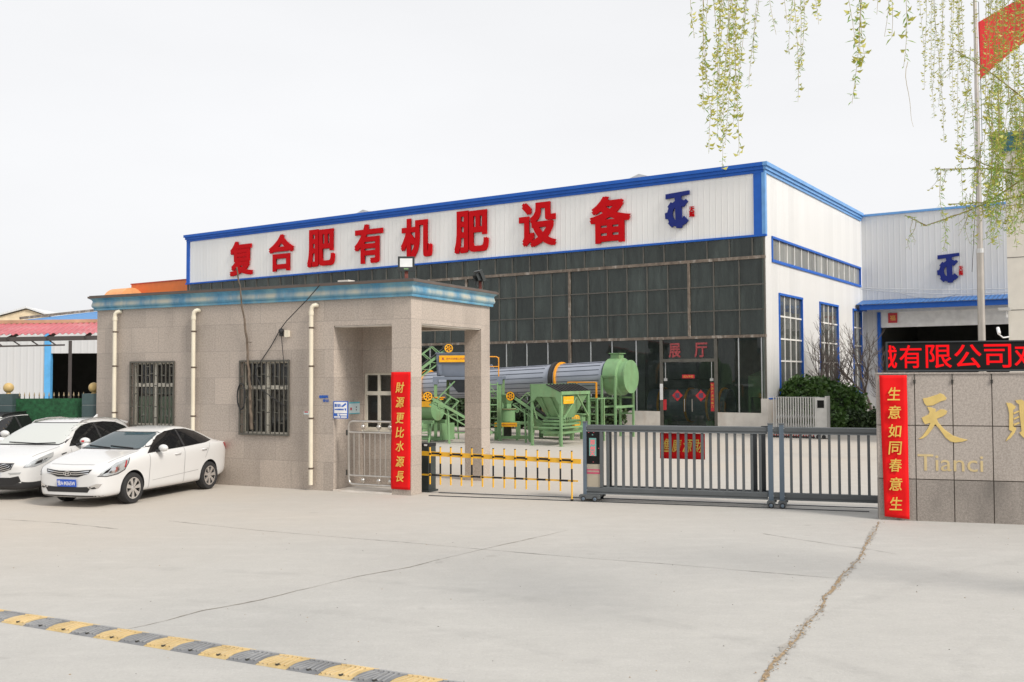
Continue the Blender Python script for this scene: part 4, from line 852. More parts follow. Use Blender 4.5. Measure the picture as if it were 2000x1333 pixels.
C1 = [(862, 610), (900, 614), (938, 640), (930, 660), (916, 668), (914, 800), (940, 815), (925, 850), (890, 895), (850, 922), (868, 890), (905, 840), (880, 830), (884, 700), (876, 650)]
C2 = [(935, 592), (985, 585), (1010, 600), (1005, 900), (975, 870), (962, 850), (980, 840), (966, 690), (966, 625), (945, 610)]
C3 = [(920, 690), (960, 672), (964, 684), (922, 704)]; C4 = [(920, 735), (960, 716), (964, 730), (922, 748)]; C5 = [(918, 780), (962, 765), (966, 778), (922, 796)]
carved("carved_character", [C1, C2, C3, C4, C5], lambda mb: mb.text("才", 2.36, 2.95, 1.35, 2.2, 0, .012, bold=.03))
mb = MB(); mb.text("Tianci", .634, 1.655, .855, 1.135, 0, .006); mb.build("carved_latin_name", "gold_pale", slab)
for x in (.607, 1.203, 1.811): mb = MB(); mb.path([(x, -.014, 2.5), (x, -.018, 2.42)], .006, 5); mb.sphere((x, -.02, 2.395), .02, 8); mb.tube((x, -.015, 2.38), (x, -.015, 2.34), .016, 6); mb.build("cable_hook", "iron_dark", t)
t = thing("led_board", "long black LED board with scrolling red characters on top of the sign wall", "LED sign", MO, MR)
mb = MB(); mb.box(.165, 5.4, .0, .22, 2.545, 3.062); hb = mb.build("board_case", "black_plastic", t)
mb = MB(); mb.box(.165, 5.4, -.02, 0, 2.545, 2.575); mb.box(.165, 5.4, -.02, 0, 3.04, 3.062); mb.box(.165, .185, -.02, 0, 2.575, 3.04); mb.build("bezel", "gate_dark", hb)
mb = MB(); mb.box(.185, 5.4, -.004, .0, 2.576, 3.039); mb.build("led_panel", "screen_black", hb)
mb = MB(); mb.text("械", -.06, .335, 2.605, 3.0, -.004, .003, bold=.012, clipx=.192)
for c, a, b in (("有", .376, .728), ("限", .793, 1.203), ("公", 1.243, 1.663), ("司", 1.702, 2.116), ("欢", 2.165, 2.57), ("迎", 2.62, 3.02), ("您", 3.07, 3.47)): mb.text(c, a, b, 2.605, 3.0, -.004, .003, bold=.008)
mb.build("led_characters", "led_red", hb)
for x in (.5, 2.0, 3.5, 5.0): mb = MB(); mb.box(x - .03, x + .03, .06, .16, 2.53, 2.545); mb.build("foot", "gate_dark", t)
zc = [2.5 - (640 + p / 3.175 - 732) / 1908.8 * 16.9 for p in (412, 525, 640, 745, 850, 965, 1085)]
banner("couplet_banner", "red vertical banner with gold characters hanging on the left end of the stone sign wall", .04, .485, .06, 2.485, "生意如同春意生", zc, .225, .20, MO, MR, y=-.02, amp=.012, skew=.05, slant=.1, curl=.02)

# ================================================================== speed bump
a, b = Vector((-5.373, 10.33, 0)), Vector((-.911, 8.084, 0)); d = (b - a); ang = math.degrees(math.atan2(d.y, d.x)); L = d.length
t = thing("speed_bump", "worn yellow and black rubber speed bump bolted across the concrete", "speed bump", (a.x, a.y, 0), ang)
seg = .336; h = .036; wd = .335
pr = [(-wd / 2, 0), (-wd / 2 + .03, .013), (-wd / 4, .031), (-.04, h), (.04, h), (wd / 4, .031), (wd / 2 - .03, .013), (wd / 2, 0)]
yy = lambda y: y + .015
for i in range(-4, 20):
    x0, x1 = i * seg + .264, (i + 1) * seg + .264; sk = .09
    mb = MB(); P = [[(x + sk * (y / wd), yy(y), z + .001) for y, z in pr] for x in (x0 + .004, x1 - .004)]
    for k in range(len(pr) - 1): mb.quad(P[0][k], P[1][k], P[1][k + 1], P[0][k + 1])
    mb.poly([*P[0]]); mb.poly([*P[1]][::-1]); mb.poly([P[0][0], P[0][-1], P[1][-1], P[1][0]])
    # raised tread ribs: three oblique bars on each flank
    zf = lambda y: .003 + next((z0 + (z1 - z0) * (y - y0) / (y1 - y0) for (y0, z0), (y1, z1) in zip(pr, pr[1:]) if y0 <= y <= y1), 0)
    for s in (0, 1):
        for k in range(3):
            if s == 0: p, q = (x0 + .02 + k * .048, -.145), (x0 + .085 + k * .048, .0)
            else: p, q = (x0 + .19 + k * .048, -.13), (x0 + .175 + k * .048, .03)
            mb.bar((p[0] + sk * p[1] / wd, yy(p[1]), zf(p[1]) + .004), (q[0] + sk * q[1] / wd, yy(q[1]), zf(q[1]) + .004), .018, .013, 1)
            p, q = (x0 + .03 + k * .1 + s * .05, .05), (x0 + .07 + k * .1 + s * .05, .15)
            mb.bar((p[0] + sk * p[1] / wd, yy(p[1]), zf(p[1]) + .004), (q[0] + sk * q[1] / wd, yy(q[1]), zf(q[1]) + .004), .018, .013, 1)
    o = mb.build("bump_segment", ["bump_yellow", "bump_yellow_rib"] if i % 2 == 0 else ["bump_black", "bump_black_rib"], t)
    mb = MB(); mb.lathe([(.0005, .026), (.02, .026), (.022, .014)], (x0 + seg * .5, yy(-.12), 0), 'z', 8); mb.build("bolt", "iron_dark", o)

# ================================================================== flagpole and flag
t = thing("flagpole", "tall tapering steel flagpole rising behind the stone sign wall", "flagpole", (12.99, 27, 0), 0)
mb = MB(); mb.tube((0, 0, 0), (0, 0, 5.9), .10, 16, r2=.092); mb.tube((0, 0, 5.9), (0, 0, 13.0), .078, 16, r2=.045); mb.build("pole_tube", "pole_metal", t, smooth=40)
mb = MB(); mb.tube((0, 0, 5.85), (0, 0, 5.97), .105, 16); mb.build("joint_collar", "stainless_dull", t)
mb = MB(); mb.sphere((0, 0, 13.08), .09, 12); mb.build("finial", "sign_red", t, smooth=50)
mb = MB(); mb.box(-.25, .25, -.25, .25, 0, .3); mb.build("base", "plinth_concrete", t)
mb = MB(); mb.path([(.09, -.03, 12.9), (.1, -.05, 9), (-.05, -.13, 8.4), (-.25, -.2, 6.4), (-.35, -.25, 5.3)], .008, 4); mb.build("halyard", "cable_black", t)
t = thing("flag", "red flag flying from the top of the flagpole", "flag", (12.99, 27, 0), 0)
mb = MB(); nx, nz = 34, 20
def fp(i, j):
    u, v = i / nx, j / nz; x = .08 + 2.35 * u; z = 12.33 - 1.62 * v + 1.30 * u + .10 * math.sin(u * 5.2 + .4) * u - .22 * u * u * (1 - v) + .62 * u * v
    return (x, .18 * math.sin(u * 8 - v * 1.5) * (.25 + u) - .5 * u, z)
for j in range(nz):
    for i in range(nx): mb.quad(fp(i, j + 1), fp(i + 1, j + 1), fp(i + 1, j), fp(i, j))
mb.build("flag_cloth", "flag_cloth", t, smooth=60)

# ================================================================== cream building at the right
t = thing("cream_building", "tall cream rendered building with dark teal cornice at the right edge", "building", (16.79, 33, 0), HR)
mb = MB(); mb.box(0, 9, 0, 8, 0, 10.15); mb.build("wall", "cream_wall", t)
mb = MB()
for z in (4.65, 6.43, 8.2): mb = MB(); mb.box(-.004, 9.01, -.006, .0, z - .012, z + .012); mb.build("joint_line", "crack_dark", t)
mb = MB(); cornice(0, 9, 0, 8, [(0, 10.05), (.12, 10.05), (.14, 10.14), (.28, 10.3), (.28, 10.42), (.42, 10.5), (.42, 10.62), (0, 10.62)], mb); mb.build("cornice", "teal_cornice", t)
t = thing("wall_floodlight", "small pale LED lamp bracketed to the cream building corner", "wall lamp", (16.79, 33, 0), HR)
mb = MB(); mb.box(-.06, .0, -.2, -.15, 4.4, 4.5); mb.path([(-.03, -.02, 4.45), (-.03, -.18, 4.45), (-.03, -.22, 4.6)], .02, 6); mb.build("bracket", "sign_white", t)
mb = MB(); mb.box(-.24, .1, -.5, -.2, 4.62, 4.72); mb.build("lamp_body", "stainless_dull", t)
t = thing("bullet_camera", "white bullet camera on an arm beside the cream building above the LED board", "camera", (16.79, 33, 0), HR)
mb = MB(); mb.path([(.0, -.02, 3.75), (-.15, -.2, 3.72), (-.28, -.3, 3.85)], .025, 6); mb.build("arm", "sign_white", t); mb = MB(); mb.tube((-.30, -.25, 4.05), (-.24, -.42, 3.85), .055, 10); mb.build("camera_body", "sign_white", t)

# ================================================================== left side: fence, carport, sheds, crane
t = thing("tiled_pillar_fence", "dark tiled fence pillars with a green turf covered railing between them", "fence", (-10.69, 25.0, 0), 0)
for x in (-2.18, 0.0, -4.4):
    mb = MB()
    for k in range(7): z = k * .30; mb.box(x - .21, x + .21, -.21, .21, z + .008, min(z + .292, 2.09))
    p = mb.build("pillar", "pillar_tile", t); mb = MB(); mb.box(x - .202, x + .202, -.202, .202, 0, 2.085); mb.build("mortar", "mortar_pale", p); mb = MB(); mb.lathe([(.07, 2.085), (.05, 2.11), (.05, 2.13)], (x, 0, 0), 'z', 12); mb.sphere((x, 0, 2.245), .13, 18); mb.build("stone_ball", "ball_tan", p, smooth=50)
for x0 in (-1.97, -4.19):
    mb = MB(); mb.box(x0, x0 + 1.76, -.03, .0, .4, 1.97); mb.build("turf_panel", "fence_green", t)
    mb = MB(); mb.box(x0, x0 + 1.76, .01, .04, .3, .34); mb.box(x0, x0 + 1.76, .01, .04, 1.9, 1.94); mb.build("fence_rail", "iron_dark", t)
    for k in range(14):
        x = x0 + .06 + k * .126; mb = MB(); mb.tube((x, .025, .2), (x, .025, 2.02), .011, 6); q = mb.build("fence_bar", "iron_dark", t); mb = MB(); mb.lathe([(.008, 2.02), (.02, 2.04), (.016, 2.07), (.004, 2.13)], (x, .025, 0), 'z', 6); mb.build("finial", "finial_gold", q)
t = thing("carport", "carport with sloping red corrugated roof on thin steel posts", "carport", (0, 0, 0), 0)
E0, E1 = Vector((-19.5, 28.2, 3.66)), Vector((-12.6, 31.6, 3.92)); R0, R1 = Vector((-20.6, 32.0, 4.21)), Vector((-13.6, 35.0, 4.46))
ex = (E1 - E0).normalized(); t.location = E0; t.rotation_euler = (0, 0, math.atan2(ex.y, ex.x)); bpy.context.view_layer.update(); inv = t.matrix_world.inverted()
e0, e1, r0, r1 = inv @ E0, inv @ E1, inv @ R0, inv @ R1
mb = MB(); n = 44; up = Vector((0, 0, 1))
for i in range(n):
    for (f0, f1, h0, h1) in ((0, .25, 0, .045), (.25, .55, .045, .045), (.55, .8, .045, 0), (.8, 1, 0, 0)):
        A_, B_ = (i + f0) / n, (i + f1) / n; mb.quad(e0.lerp(e1, A_) + up * h0, e0.lerp(e1, B_) + up * h1, r0.lerp(r1, B_) + up * h1, r0.lerp(r1, A_) + up * h0)
M("red_roof", (.50, .12, .14), .5, var=.15, scale=1.2, dirt=(.6, .38, .38), dirt_amt=.5); o = mb.build("roof_sheet", "red_roof", t); o.modifiers.new("thick", 'SOLIDIFY').thickness = -.012
mb = MB(); mb.bar(r0 + up * .07, r1 + up * .07, .5, .12); mb.build("ridge_cap", "ridge_brown", t)
mb = MB(); mb.bar(e0 + Vector((0, .06, -.12)), e1 + Vector((0, .06, -.12)), .06, .14); mb.bar(e0 + Vector((0, .1, -.33)), e0.lerp(e1, .78) + Vector((0, .1, -.33)), .05, .05); mb.bar(r0 - up * .12, r1 - up * .12, .08, .14)
for k in range(12): p = e0.lerp(e1, .78 * k / 12); q = e0.lerp(e1, .78 * (k + .5) / 12); mb.bar(p + Vector((0, .1, -.14)), q + Vector((0, .1, -.33)), .04)
for k in range(8): A_ = k / 7; mb.bar(e0.lerp(e1, A_) - up * .1, r0.lerp(r1, A_) - up * .12, .06, .1)
mb.build("roof_truss", "steel_brown", t)
for f in (.80, .02): p = e0.lerp(e1, f) + Vector((0, .1, 0)); mb = MB(); mb.box(p.x - .05, p.x + .05, p.y - .05, p.y + .05, -E0.z, p.z - .2); mb.build("post", "steel_brown", t)
for f in (.02, .98): p = r0.lerp(r1, f); mb = MB(); mb.box(p.x - .05, p.x + .05, p.y - .05, p.y + .05, -E0.z, p.z - .15); mb.build("post", "steel_brown", t)
t = thing("pale_shed", "pale corrugated shed with a blue corner post and black doorway beyond the fence", "shed", (-21.37, 45, 0), 4)
mb = MB(); mb.box(-7, -.12, 0, .2, 0, 4.6); mb.box(.08, 5, -.002, .2, 3.62, 4.6); mb.build("wall", "shed_cladding", t); mb = MB(); mb.box(-.14, .14, -.06, .2, 0, 4.6); mb.build("corner_post", "sky_blue_post", t)
mb = MB(); mb.box(-7, 5, 8, 8.2, 0, 4.6); mb.box(4.9, 5, .2, 8, 0, 4.6); mb.box(-7, -6.9, .2, 8, 0, 4.6); mb.box(-6.9, 4.9, .2, 8, 4.5, 4.6); mb.build("inner_wall", "dark_interior", t)
t = thing("cream_gable_house", "distant house with a cream gable beyond the red carport roof", "house", (-34.8, 70, .35), 8)
mb = MB(); mb.prism([(-5, 0), (2.6, 0), (2.6, 6.15), (0, 7.05), (-5, 5.6)], 0, 9); mb.build("wall", "cream_gable", t); mb = MB(); mb.prism([(-5.2, 5.62), (0, 7.13), (2.9, 6.12), (2.9, 6.22), (0, 7.25), (-5.2, 5.75)], -.2, 9.2); mb.build("roof", "grey_cladding", t)
t = thing("blue_roof_shed", "distant long shed with a bright blue metal roof left of the gatehouse", "shed", (-28.9, 60, 0), 0)
mb = MB(); mb.box(-1.4, 12, 0, 10, 0, 5.9); mb.build("wall", "shed_cladding", t)
mb = MB(); mb.add([(-1.0, -.2, 6.05), (12, -.2, 6.05), (12, 5, 6.9), (1.3, 5, 6.9), (-1.0, -.2, 5.95), (12, -.2, 5.95), (12, 5, 5.95), (1.3, 5, 5.95)], ((0, 1, 2, 3), (4, 7, 6, 5), (0, 4, 5, 1), (3, 2, 6, 7), (0, 3, 7, 4), (1, 5, 6, 2))); mb.build("roof", "blue_roof_sheet", t)
mb = MB(); mb.bar((-1.2, -.25, 6.15), (1.2, 4.9, 6.98), .16, .16); mb.bar((1.2, 4.95, 6.98), (2.3, 4.95, 6.93), .2, .12); mb.build("barge_board", "rusty_beam", t)
t = thing("blue_roof_house", "faint distant blue roofed shed at the left edge beyond the gable", "shed", (-46, 80, 0), 0)
mb = MB(); mb.box(-6, 8, 0, 8, 0, 6.2); mb.build("wall", "shed_cladding", t); mb = MB(); mb.prismx([(-.3, 6.2), (4, 7.4), (8.3, 6.2)], -6.2, 8.2); mb.build("roof", "blue_roof_sheet", t)
t = thing("gantry_crane", "orange overhead crane girder with a rounded housing showing above the gatehouse roof", "crane", (-20.4, 63.2, 0), HR)
mb = MB(); mb.box(-6.9, -.2, 0, .8, 7.6, 8.86); mb.build("girder", "crane_orange", t); mb = MB(); mb.box(-7.0, -.1, -.05, .85, 7.35, 7.6); mb.box(-6.95, -.15, -.04, .84, 8.86, 8.93); mb.build("flange", "crane_red", t)
hp = [(1.0 * math.cos(a) , 7.5 + 1.15 * math.sin(a)) for a in [math.pi * k / 12 for k in range(13)]]
mb = MB(); q = [(y - 1.25, z) for y, z in [(-1.0 * math.cos(math.pi * k / 14), 7.35 + 1.12 * math.sin(math.pi * k / 14)) for k in range(15)]]; qi = [(y - 1.25, z) for y, z in [(-.5 * math.cos(math.pi * k / 14), 7.35 + .5 * math.sin(math.pi * k / 14)) for k in range(15)]]
for a_, b_, c_, d_ in zip(q, q[1:], qi, qi[1:]):
    mb.quad((-6.9, a_[0], a_[1]), (-6.9, b_[0], b_[1]), (-5.0, b_[0], b_[1]), (-5.0, a_[0], a_[1])); mb.quad((-5.0, a_[0], a_[1]), (-5.0, b_[0], b_[1]), (-5.0, d_[0], d_[1]), (-5.0, c_[0], c_[1])); mb.quad((-6.9, c_[0], c_[1]), (-6.9, d_[0], d_[1]), (-6.9, b_[0], b_[1]), (-6.9, a_[0], a_[1])); mb.quad((-5.0, c_[0], c_[1]), (-5.0, d_[0], d_[1]), (-6.9, d_[0], d_[1]), (-6.9, c_[0], c_[1]))
mb.box(-7.05, -4.95, -2.4, -.1, 7.2, 7.36); mb.build("motor_housing", "crane_pale", t, smooth=40)
for x in (-5.8, -.7): mb = MB(); mb.box(x - .25, x + .25, .1, .7, 0, 7.25); mb.build("leg", "crane_orange", t)
# ================================================================== machinery in the yard
NAME = "郑州天赐重工机械有限公司"
def plate(parent, x0, x1, z0, z1, y):
    mb = MB(); mb.box(x0, x1, y - .012, y, z0, z1); o = mb.build("nameplate", "machine_yellow", parent); h = z1 - z0; wd = x1 - x0
    mb = MB(); mb.text("K", x0 + wd * .08, x0 + wd * .15, z0 + h * .3, z0 + h * .72, y - .012, .003, bold=.05); mb.text(NAME, x0 + wd * .19, x1 - wd * .06, z0 + h * .36, z0 + h * .66, y - .012, .003); mb.build("nameplate_lettering", "faded_red", o)
def pulley(mb, c, r, w_, n=16):
    x, y, z = c; mb.lathe([(.03, y - w_), (r, y - w_), (r, y + w_), (.03, y + w_)], (x, 0, z), 'y', n)
# ---- feed hopper with grate
HF = (1.718, 34.57, 0)
t = thing("feed_hopper", "green feed hopper on four legs with sloping black grate, before the drum dryer", "hopper", HF, HR)
G_ = "machine_green"
for x, y, zt in ((-1.2, 0, 2.2), (0, 0, 1.92), (-1.2, 1.96, 2.2), (0, 1.96, 1.92)):
    mb = MB(); mb.box(x - .042, x + .042, y - .042, y + .042, 0, zt); mb.box(x - .08, x + .08, y - .08, y + .08, 0, .012); mb.build("leg", G_, t)
side = [(-1.2, 1.60), (-1.2, 2.2), (-.55, 2.215), (.05, 1.94), (.05, 1.50), (-.05, 1.50), (-.22, 1.75), (-.95, 1.75), (-1.1, 1.60)]
mb = MB(); mb.prism(side, -.062, -.052); mb.prism(side, 2.02, 2.03)
mb.box(.052, .062, -.05, 2.02, 1.82, 1.94); mb.box(-1.26, -1.252, -.05, 2.02, 1.75, 2.2)
a0, a1, b0, b1 = (-1.15, -.0, .02, 1.94), None, None, None
top = [(-1.15, .02, 1.8), (0, .02, 1.8), (0, 1.94, 1.8), (-1.15, 1.94, 1.8)]; bo_ = [(-.85, .5, .98), (-.3, .5, .98), (-.3, 1.45, .98), (-.85, 1.45, .98)]
for i in range(4): j = (i + 1) % 4; mb.quad(top[i], top[j], bo_[j], bo_[i])
mb.build("hopper_funnel", G_, t)
mb = MB()
for x in (-.85, -.45): mb.bar((x, .04, 1.72), (x + .1, .45, 1.0), .06, .05)
mb.box(-.9, -.25, .42, .5, .95, 1.02)
mb.bar((.055, .1, 1.8), (.0, .06, 1.1), .04); mb.bar((-.05, .25, .95), (.05, 1.0, 1.72), .05); mb.bar((.05, 1.1, 1.8), (.05, 1.9, 1.0), .05)
mb.box(-1.15, -.05, -.03, .03, .62, .68); mb.box(-.03, .03, .05, 1.91, .62, .68); mb.box(-1.23, -1.17, .05, 1.91, .62, .68); mb.bar((-1.18, 0, 1.5), (-1.0, 0, .95), .04); mb.bar((-1.15, .05, .66), (-1.18, 0, .2), .05); mb.build("brace", G_, t)
mb = MB(); gy = [-.04 + 2.06 * i / 9 for i in range(10)]
Z = lambda x: 2.2 if x < -.55 else 2.2 - (x + .55) / .6 * .27
for y in gy: mb.bar((-.56, y, 2.19), (.03, y, 1.935), .06, .05)
for k in range(14): f = k / 13; x = -.56 + .59 * f; mb.box(x - .012, x + .012, -.04, 2.02, Z(x) - .035, Z(x) - .012)
mb.quad((-1.24, -.05, 2.1), (.03, -.05, 1.84), (.03, 2.02, 1.84), (-1.24, 2.02, 2.1)); mb.build("grate", "belt_black", t)
plate(t, .06, .06 + .001, 1, 1.1, 0) if False else None
mb = MB(); mb.box(.063, .075, .06, .78, 1.50, 1.76); o = mb.build("nameplate", "machine_yellow", t); mb = MB(); mb.box(.075, .078, .12, .16, 1.57, 1.67); mb.box(.075, .078, .22, .72, 1.60, 1.64); mb.build("nameplate_lettering", "gold_text", o)
mb = MB(); mb.box(-.95, -.15, .3, 1.6, .72, .80); mb.box(-1.0, -.1, .25, 1.7, .42, .5)
for k in range(9): y = .35 + k * .15; mb.tube((-.95, y, .86), (-.1, y, .86), .04, 8); mb.path([(-.1, y, .82), (-.02, y, .9), (-.05, y + .04, 1.02)], .012, 5)
mb.build("roller_bed", G_, t)
# ---- belt conveyors
def conveyor(label, p, q, wd, legs, cage, sd=1):
    """p: upper end, q: lower end; a lattice belt conveyor with yellow pulley"""
    p, q = Vector(p), Vector(q); d = q - p; L_ = d.length; az = math.atan2(d.y, d.x); el = math.asin(d.z / L_)
    t = thing("belt_conveyor", label, "conveyor", p, math.degrees(az), "green belt conveyors between the machines")
    R_ = (0, -el, 0)
    mb = MB()
    for y in (-wd / 2, wd / 2): mb.box(0, L_, y - .03, y + .03, -.10, .0); mb.box(.2, L_, y - .02, y + .02, -.32, -.27)
    k = int(L_ / .45)
    for i in range(k):
        x = .2 + (L_ - .3) * i / k; mb.box(x - .02, x + .02, -wd / 2 + .03, wd / 2 - .03, -.08, -.04)
        for y in (-wd / 2, wd / 2): mb.bar((x, y, -.28), (x + (L_ - .3) / k * .5, y, -.08), .025); mb.bar((x + (L_ - .3) / k * .5, y, -.08), (x + (L_ - .3) / k, y, -.28), .025)
    mb.build("lattice_frame", G_, t, None, R_)
    mb = MB(); mb.box(0, L_, -wd / 2 + .05, wd / 2 - .05, .02, .04); mb.box(0, L_, -wd / 2 + .05, wd / 2 - .05, -.2, -.185); mb.build("belt", "belt_black", t, None, R_)
    mb = MB(); mb.tube((-.02, -wd / 2 + .035, -.06), (-.02, wd / 2 - .035, -.06), .155, 16); mb.tube((.0, (-wd / 2 - .09) * sd, -.06), (.0, 0, -.06), .03, 8); mb.build("drum_roller", "belt_black", t, None, R_)
    mb = MB(); y = (-wd / 2 - .09) * sd; r = .165
    mb.lathe([(r, y - .02), (r, y + .03), (r * .8, y + .03), (r * .8, y - .02)], (-.02, 0, -.06), 'y', 20, close=True); mb.lathe([(.05, y - .025), (.05, y + .03)], (-.02, 0, -.06), 'y', 10); mb.lathe([(.001, y - .0), (r * .85, y - .0)], (-.02, 0, -.06), 'y', 20); o = mb.build("pulley", "machine_yellow", t, None, R_)
    mb = MB(); mb.lathe([(r + .018, y - .01), (r + .018, y + .03), (r, y + .03), (r, y - .01)], (-.02, 0, -.06), 'y', 20, close=True)
    for a in range(6): c, s = math.cos(a * math.pi / 3), math.sin(a * math.pi / 3); mb.lathe([(.001, y - .006 * sd), (.034, y - .006 * sd)], (-.02 + .098 * c, 0, -.06 + .098 * s), 'y', 8)
    mb.build("pulley_opening", "belt_black", o)
    mb = MB(); h = .36   # guard cage over the belt at the upper end
    if cage:
        xs = [cage[0], (cage[0] + cage[1]) / 2, cage[1]]
        for x in xs:
            for y in (-wd / 2, wd / 2): mb.bar((x, y, 0), (x + .08, y * .75, h), .03)
            mb.bar((x + .08, -wd * .375, h), (x + .08, wd * .375, h), .03)
        for y in (-wd * .375, wd * .375): mb.bar((xs[0] + .08, y, h), (xs[2] + .08, y, h), .03)
        mb.build("guard_cage", G_, t, None, R_)
    for f in legs:
        c = d * f; zz = p.z + c.z - .3
        for y in (-wd / 2, wd / 2):
            mb = MB(); ly = y; hx = math.hypot(c.x, c.y); mb.bar((hx, ly, c.z - .25), (hx + .05, ly, -p.z), .06); mb.build("leg", G_, t)
    return t
conveyor("high green conveyor climbing from the left to the grey bin seen under the porch", (-2.62, 38.5, 3.62), (-5.9, 37.6, 1.05), .5, (.35, .75), (.35, 1.25), -1)
conveyor("green conveyor with yellow pulley running down behind the far porch pillar", (-3.10, 36.3, 1.80), (-.75, 36.6, .42), .45, (.3, .8), (.35, 1.0))
conveyor("green conveyor with yellow pulley sloping down into the feed hopper", (.09, 37.0, 1.78), (1.9, 36.3, .55), .45, (.25,), (.35, 1.0))
# ---- grey bin on a green stand
t = thing("batching_bin", "grey steel bin with a yellow nameplate on a tall green stand with ladder", "bin", (-2.97, 37.95, 0), -4)
for x, y in ((0, 0), (2.5, 0), (.25, 1.7), (2.5, 1.7)): mb = MB(); mb.box(x - .055, x + .055, y - .055, y + .055, 0, 2.36); mb.box(x - .09, x + .09, y - .09, y + .09, 0, .015); mb.build("leg", G_, t)
mb = MB()
for y in (0, 1.7): mb.box(-.1, 2.6, y - .06, y + .06, 2.36, 2.48)
for x in (0, 2.5): mb.box(x - .06, x + .06, .06, 1.64, 2.365, 2.475); mb.box(x - .1, x + .1, -.09, .09, 2.18, 2.36)
mb.build("top_frame", "machine_grey", t)
mb = MB(); mb.prismx([(.08, 3.38), (1.6, 3.38), (1.45, 2.5), (.2, 2.5)], .02, 1.78); mb.box(-.02, 1.82, .04, 1.64, 3.38, 3.41); bx = mb.build("bin_body", "machine_grey", t)
mb = MB()
tp = [(.3, .25, 2.5), (1.7, .25, 2.5), (1.7, 1.4, 2.5), (.3, 1.4, 2.5)]; bt_ = [(.8, .6, 1.85), (1.3, .6, 1.85), (1.3, 1.1, 1.85), (.8, 1.1, 1.85)]
for i in range(4): j = (i + 1) % 4; mb.quad(tp[i], tp[j], bt_[j], bt_[i])
mb.build("bin_funnel", "drum_seam", t)
for x in (.15, 1.5): mb = MB(); mb.box(x - .07, x + .07, .05, .16, 2.55, 2.95); mb.box(x - .035, x + .035, .03, .05, 2.6, 2.9); mb.build("load_cell", "machine_grey", bx)
mb = MB(); mb.box(0, 1, 0, 1, 0, 1)
plate(t, .13, 1.58, 3.04, 3.30, .07)
for p_, q_ in (((.05, 0, 1.6), (.75, 0, 2.3)), ((2.45, 0, 1.6), (1.8, 0, 2.3)), ((.3, 0, .31), (2.45, 0, .31)), ((.32, .05, .31), (.32, 1.65, .31))): mb = MB(); mb.bar(p_, q_, .05); mb.build("brace", G_, t)
mb = MB()
for x in (2.12, 2.42): mb.box(x - .025, x + .025, -.12, -.07, .2, 2.25)
for k in range(8): z = .35 + k * .26; mb.box(2.12, 2.42, -.11, -.08, z - .02, z + .02)
mb.bar((2.14, -.05, 2.1), (2.44, -.05, 1.75), .03); mb.build("ladder", G_, t)
mb = MB()
for x in (1.98, 2.46): mb.tube((x, -.05, 2.48), (x, -.05, 3.22), .022, 8)
mb.path([(1.98, -.05, 3.24), (2.36, -.05, 3.24), (2.44, -.05, 3.2), (2.46, -.05, 3.12)], .022, 8); mb.tube((1.98, -.05, 2.86), (2.46, -.05, 2.86), .018, 8); mb.build("handrail", "rail_orange", t)
# ---- drum dryer
t = thing("drum_dryer", "long grey seamed drum dryer with orange and black riding rings", "drum dryer", (4.06, 38.6, 0), HR)
p0, p1 = Vector((-.70, .79, 2.43)), Vector((-12.2, .79, 1.98)); ax = (p1 - p0); Ld = ax.length; pit = math.atan2(ax.z, ax.x)
rot = (0, math.atan2(p0.z - p1.z, -(p1.x - p0.x)) , 0)
dy = math.atan2(p0.z - p1.z, p0.x - p1.x)
def dobj(mb, nm, mt, par=t, sm=None): return mb.build(nm, mt, par, p0, (0, -dy, 0), sm)
r0, r1 = .655, .60; rr_ = lambda s: r0 + (r1 - r0) * s / Ld
mb = MB(); n = 19
mb.lathe([(.02, 0), (r0, 0), (rr_(Ld), -Ld), (.02, -Ld)], (0, 0, 0), 'x', 52); sh = dobj(mb, "drum_shell", "drum_cladding", sm=35)
mb = MB()
for k in range(n):
    a = 2 * math.pi * k / n; c, s = math.cos(a), math.sin(a)
    for s0, s1 in ((.12, 2.1), (2.75, 9.2), (9.9, 11.4)): mb.bar((-s0, c * (rr_(s0) + .001), s * (rr_(s0) + .001)), (-s1, c * (rr_(s1) + .001), s * (rr_(s1) + .001)), .026, .02, up=(0, -s, c))
mb.build("cladding_seam", "drum_seam", sh)
for s in (2.30, 9.4):
    mb = MB(); mb.lathe([(.6, -s - .16), (.74, -s - .16), (.74, -s - .0), (.6, -s)], (0, 0, 0), 'x', 40, close=True); dobj(mb, "riding_ring", "belt_black", sm=40)
    mb = MB(); mb.lathe([(.6, -s + .10), (.725, -s + .10), (.725, -s + .17), (.6, -s + .17)], (0, 0, 0), 'x', 40, close=True); dobj(mb, "orange_ring", "rail_orange", sm=40)
mb = MB(); mb.lathe([(.60, .0), (.61, .22), (.5, .3)], (0, 0, 0), 'x', 40); dobj(mb, "neck", "machine_grey", sm=40)
mb = MB(); mb.prism([(-5.9, 0), (-5.65, 0), (-5.65, .14), (-5.9, .14)], -.03, .03); 
mb = MB(); mb.prism([(-6.0, .60), (-5.6, .60), (-5.74, .80), (-5.86, .80)], -.03, .03); dobj(mb, "lifting_lug", "machine_grey")
for s in (2.35, 9.45):
    mb = MB(); x = p0.x - s; z = p0.z + (p1.z - p0.z) * s / Ld; mb.box(x - .35, x + .35, .1, 1.48, 0, .5); mb.box(x - .2, x + .2, .2, .45, .5, z - .62); mb.box(x - .2, x + .2, 1.13, 1.38, .5, z - .62); mb.build("roller_base", G_, t)
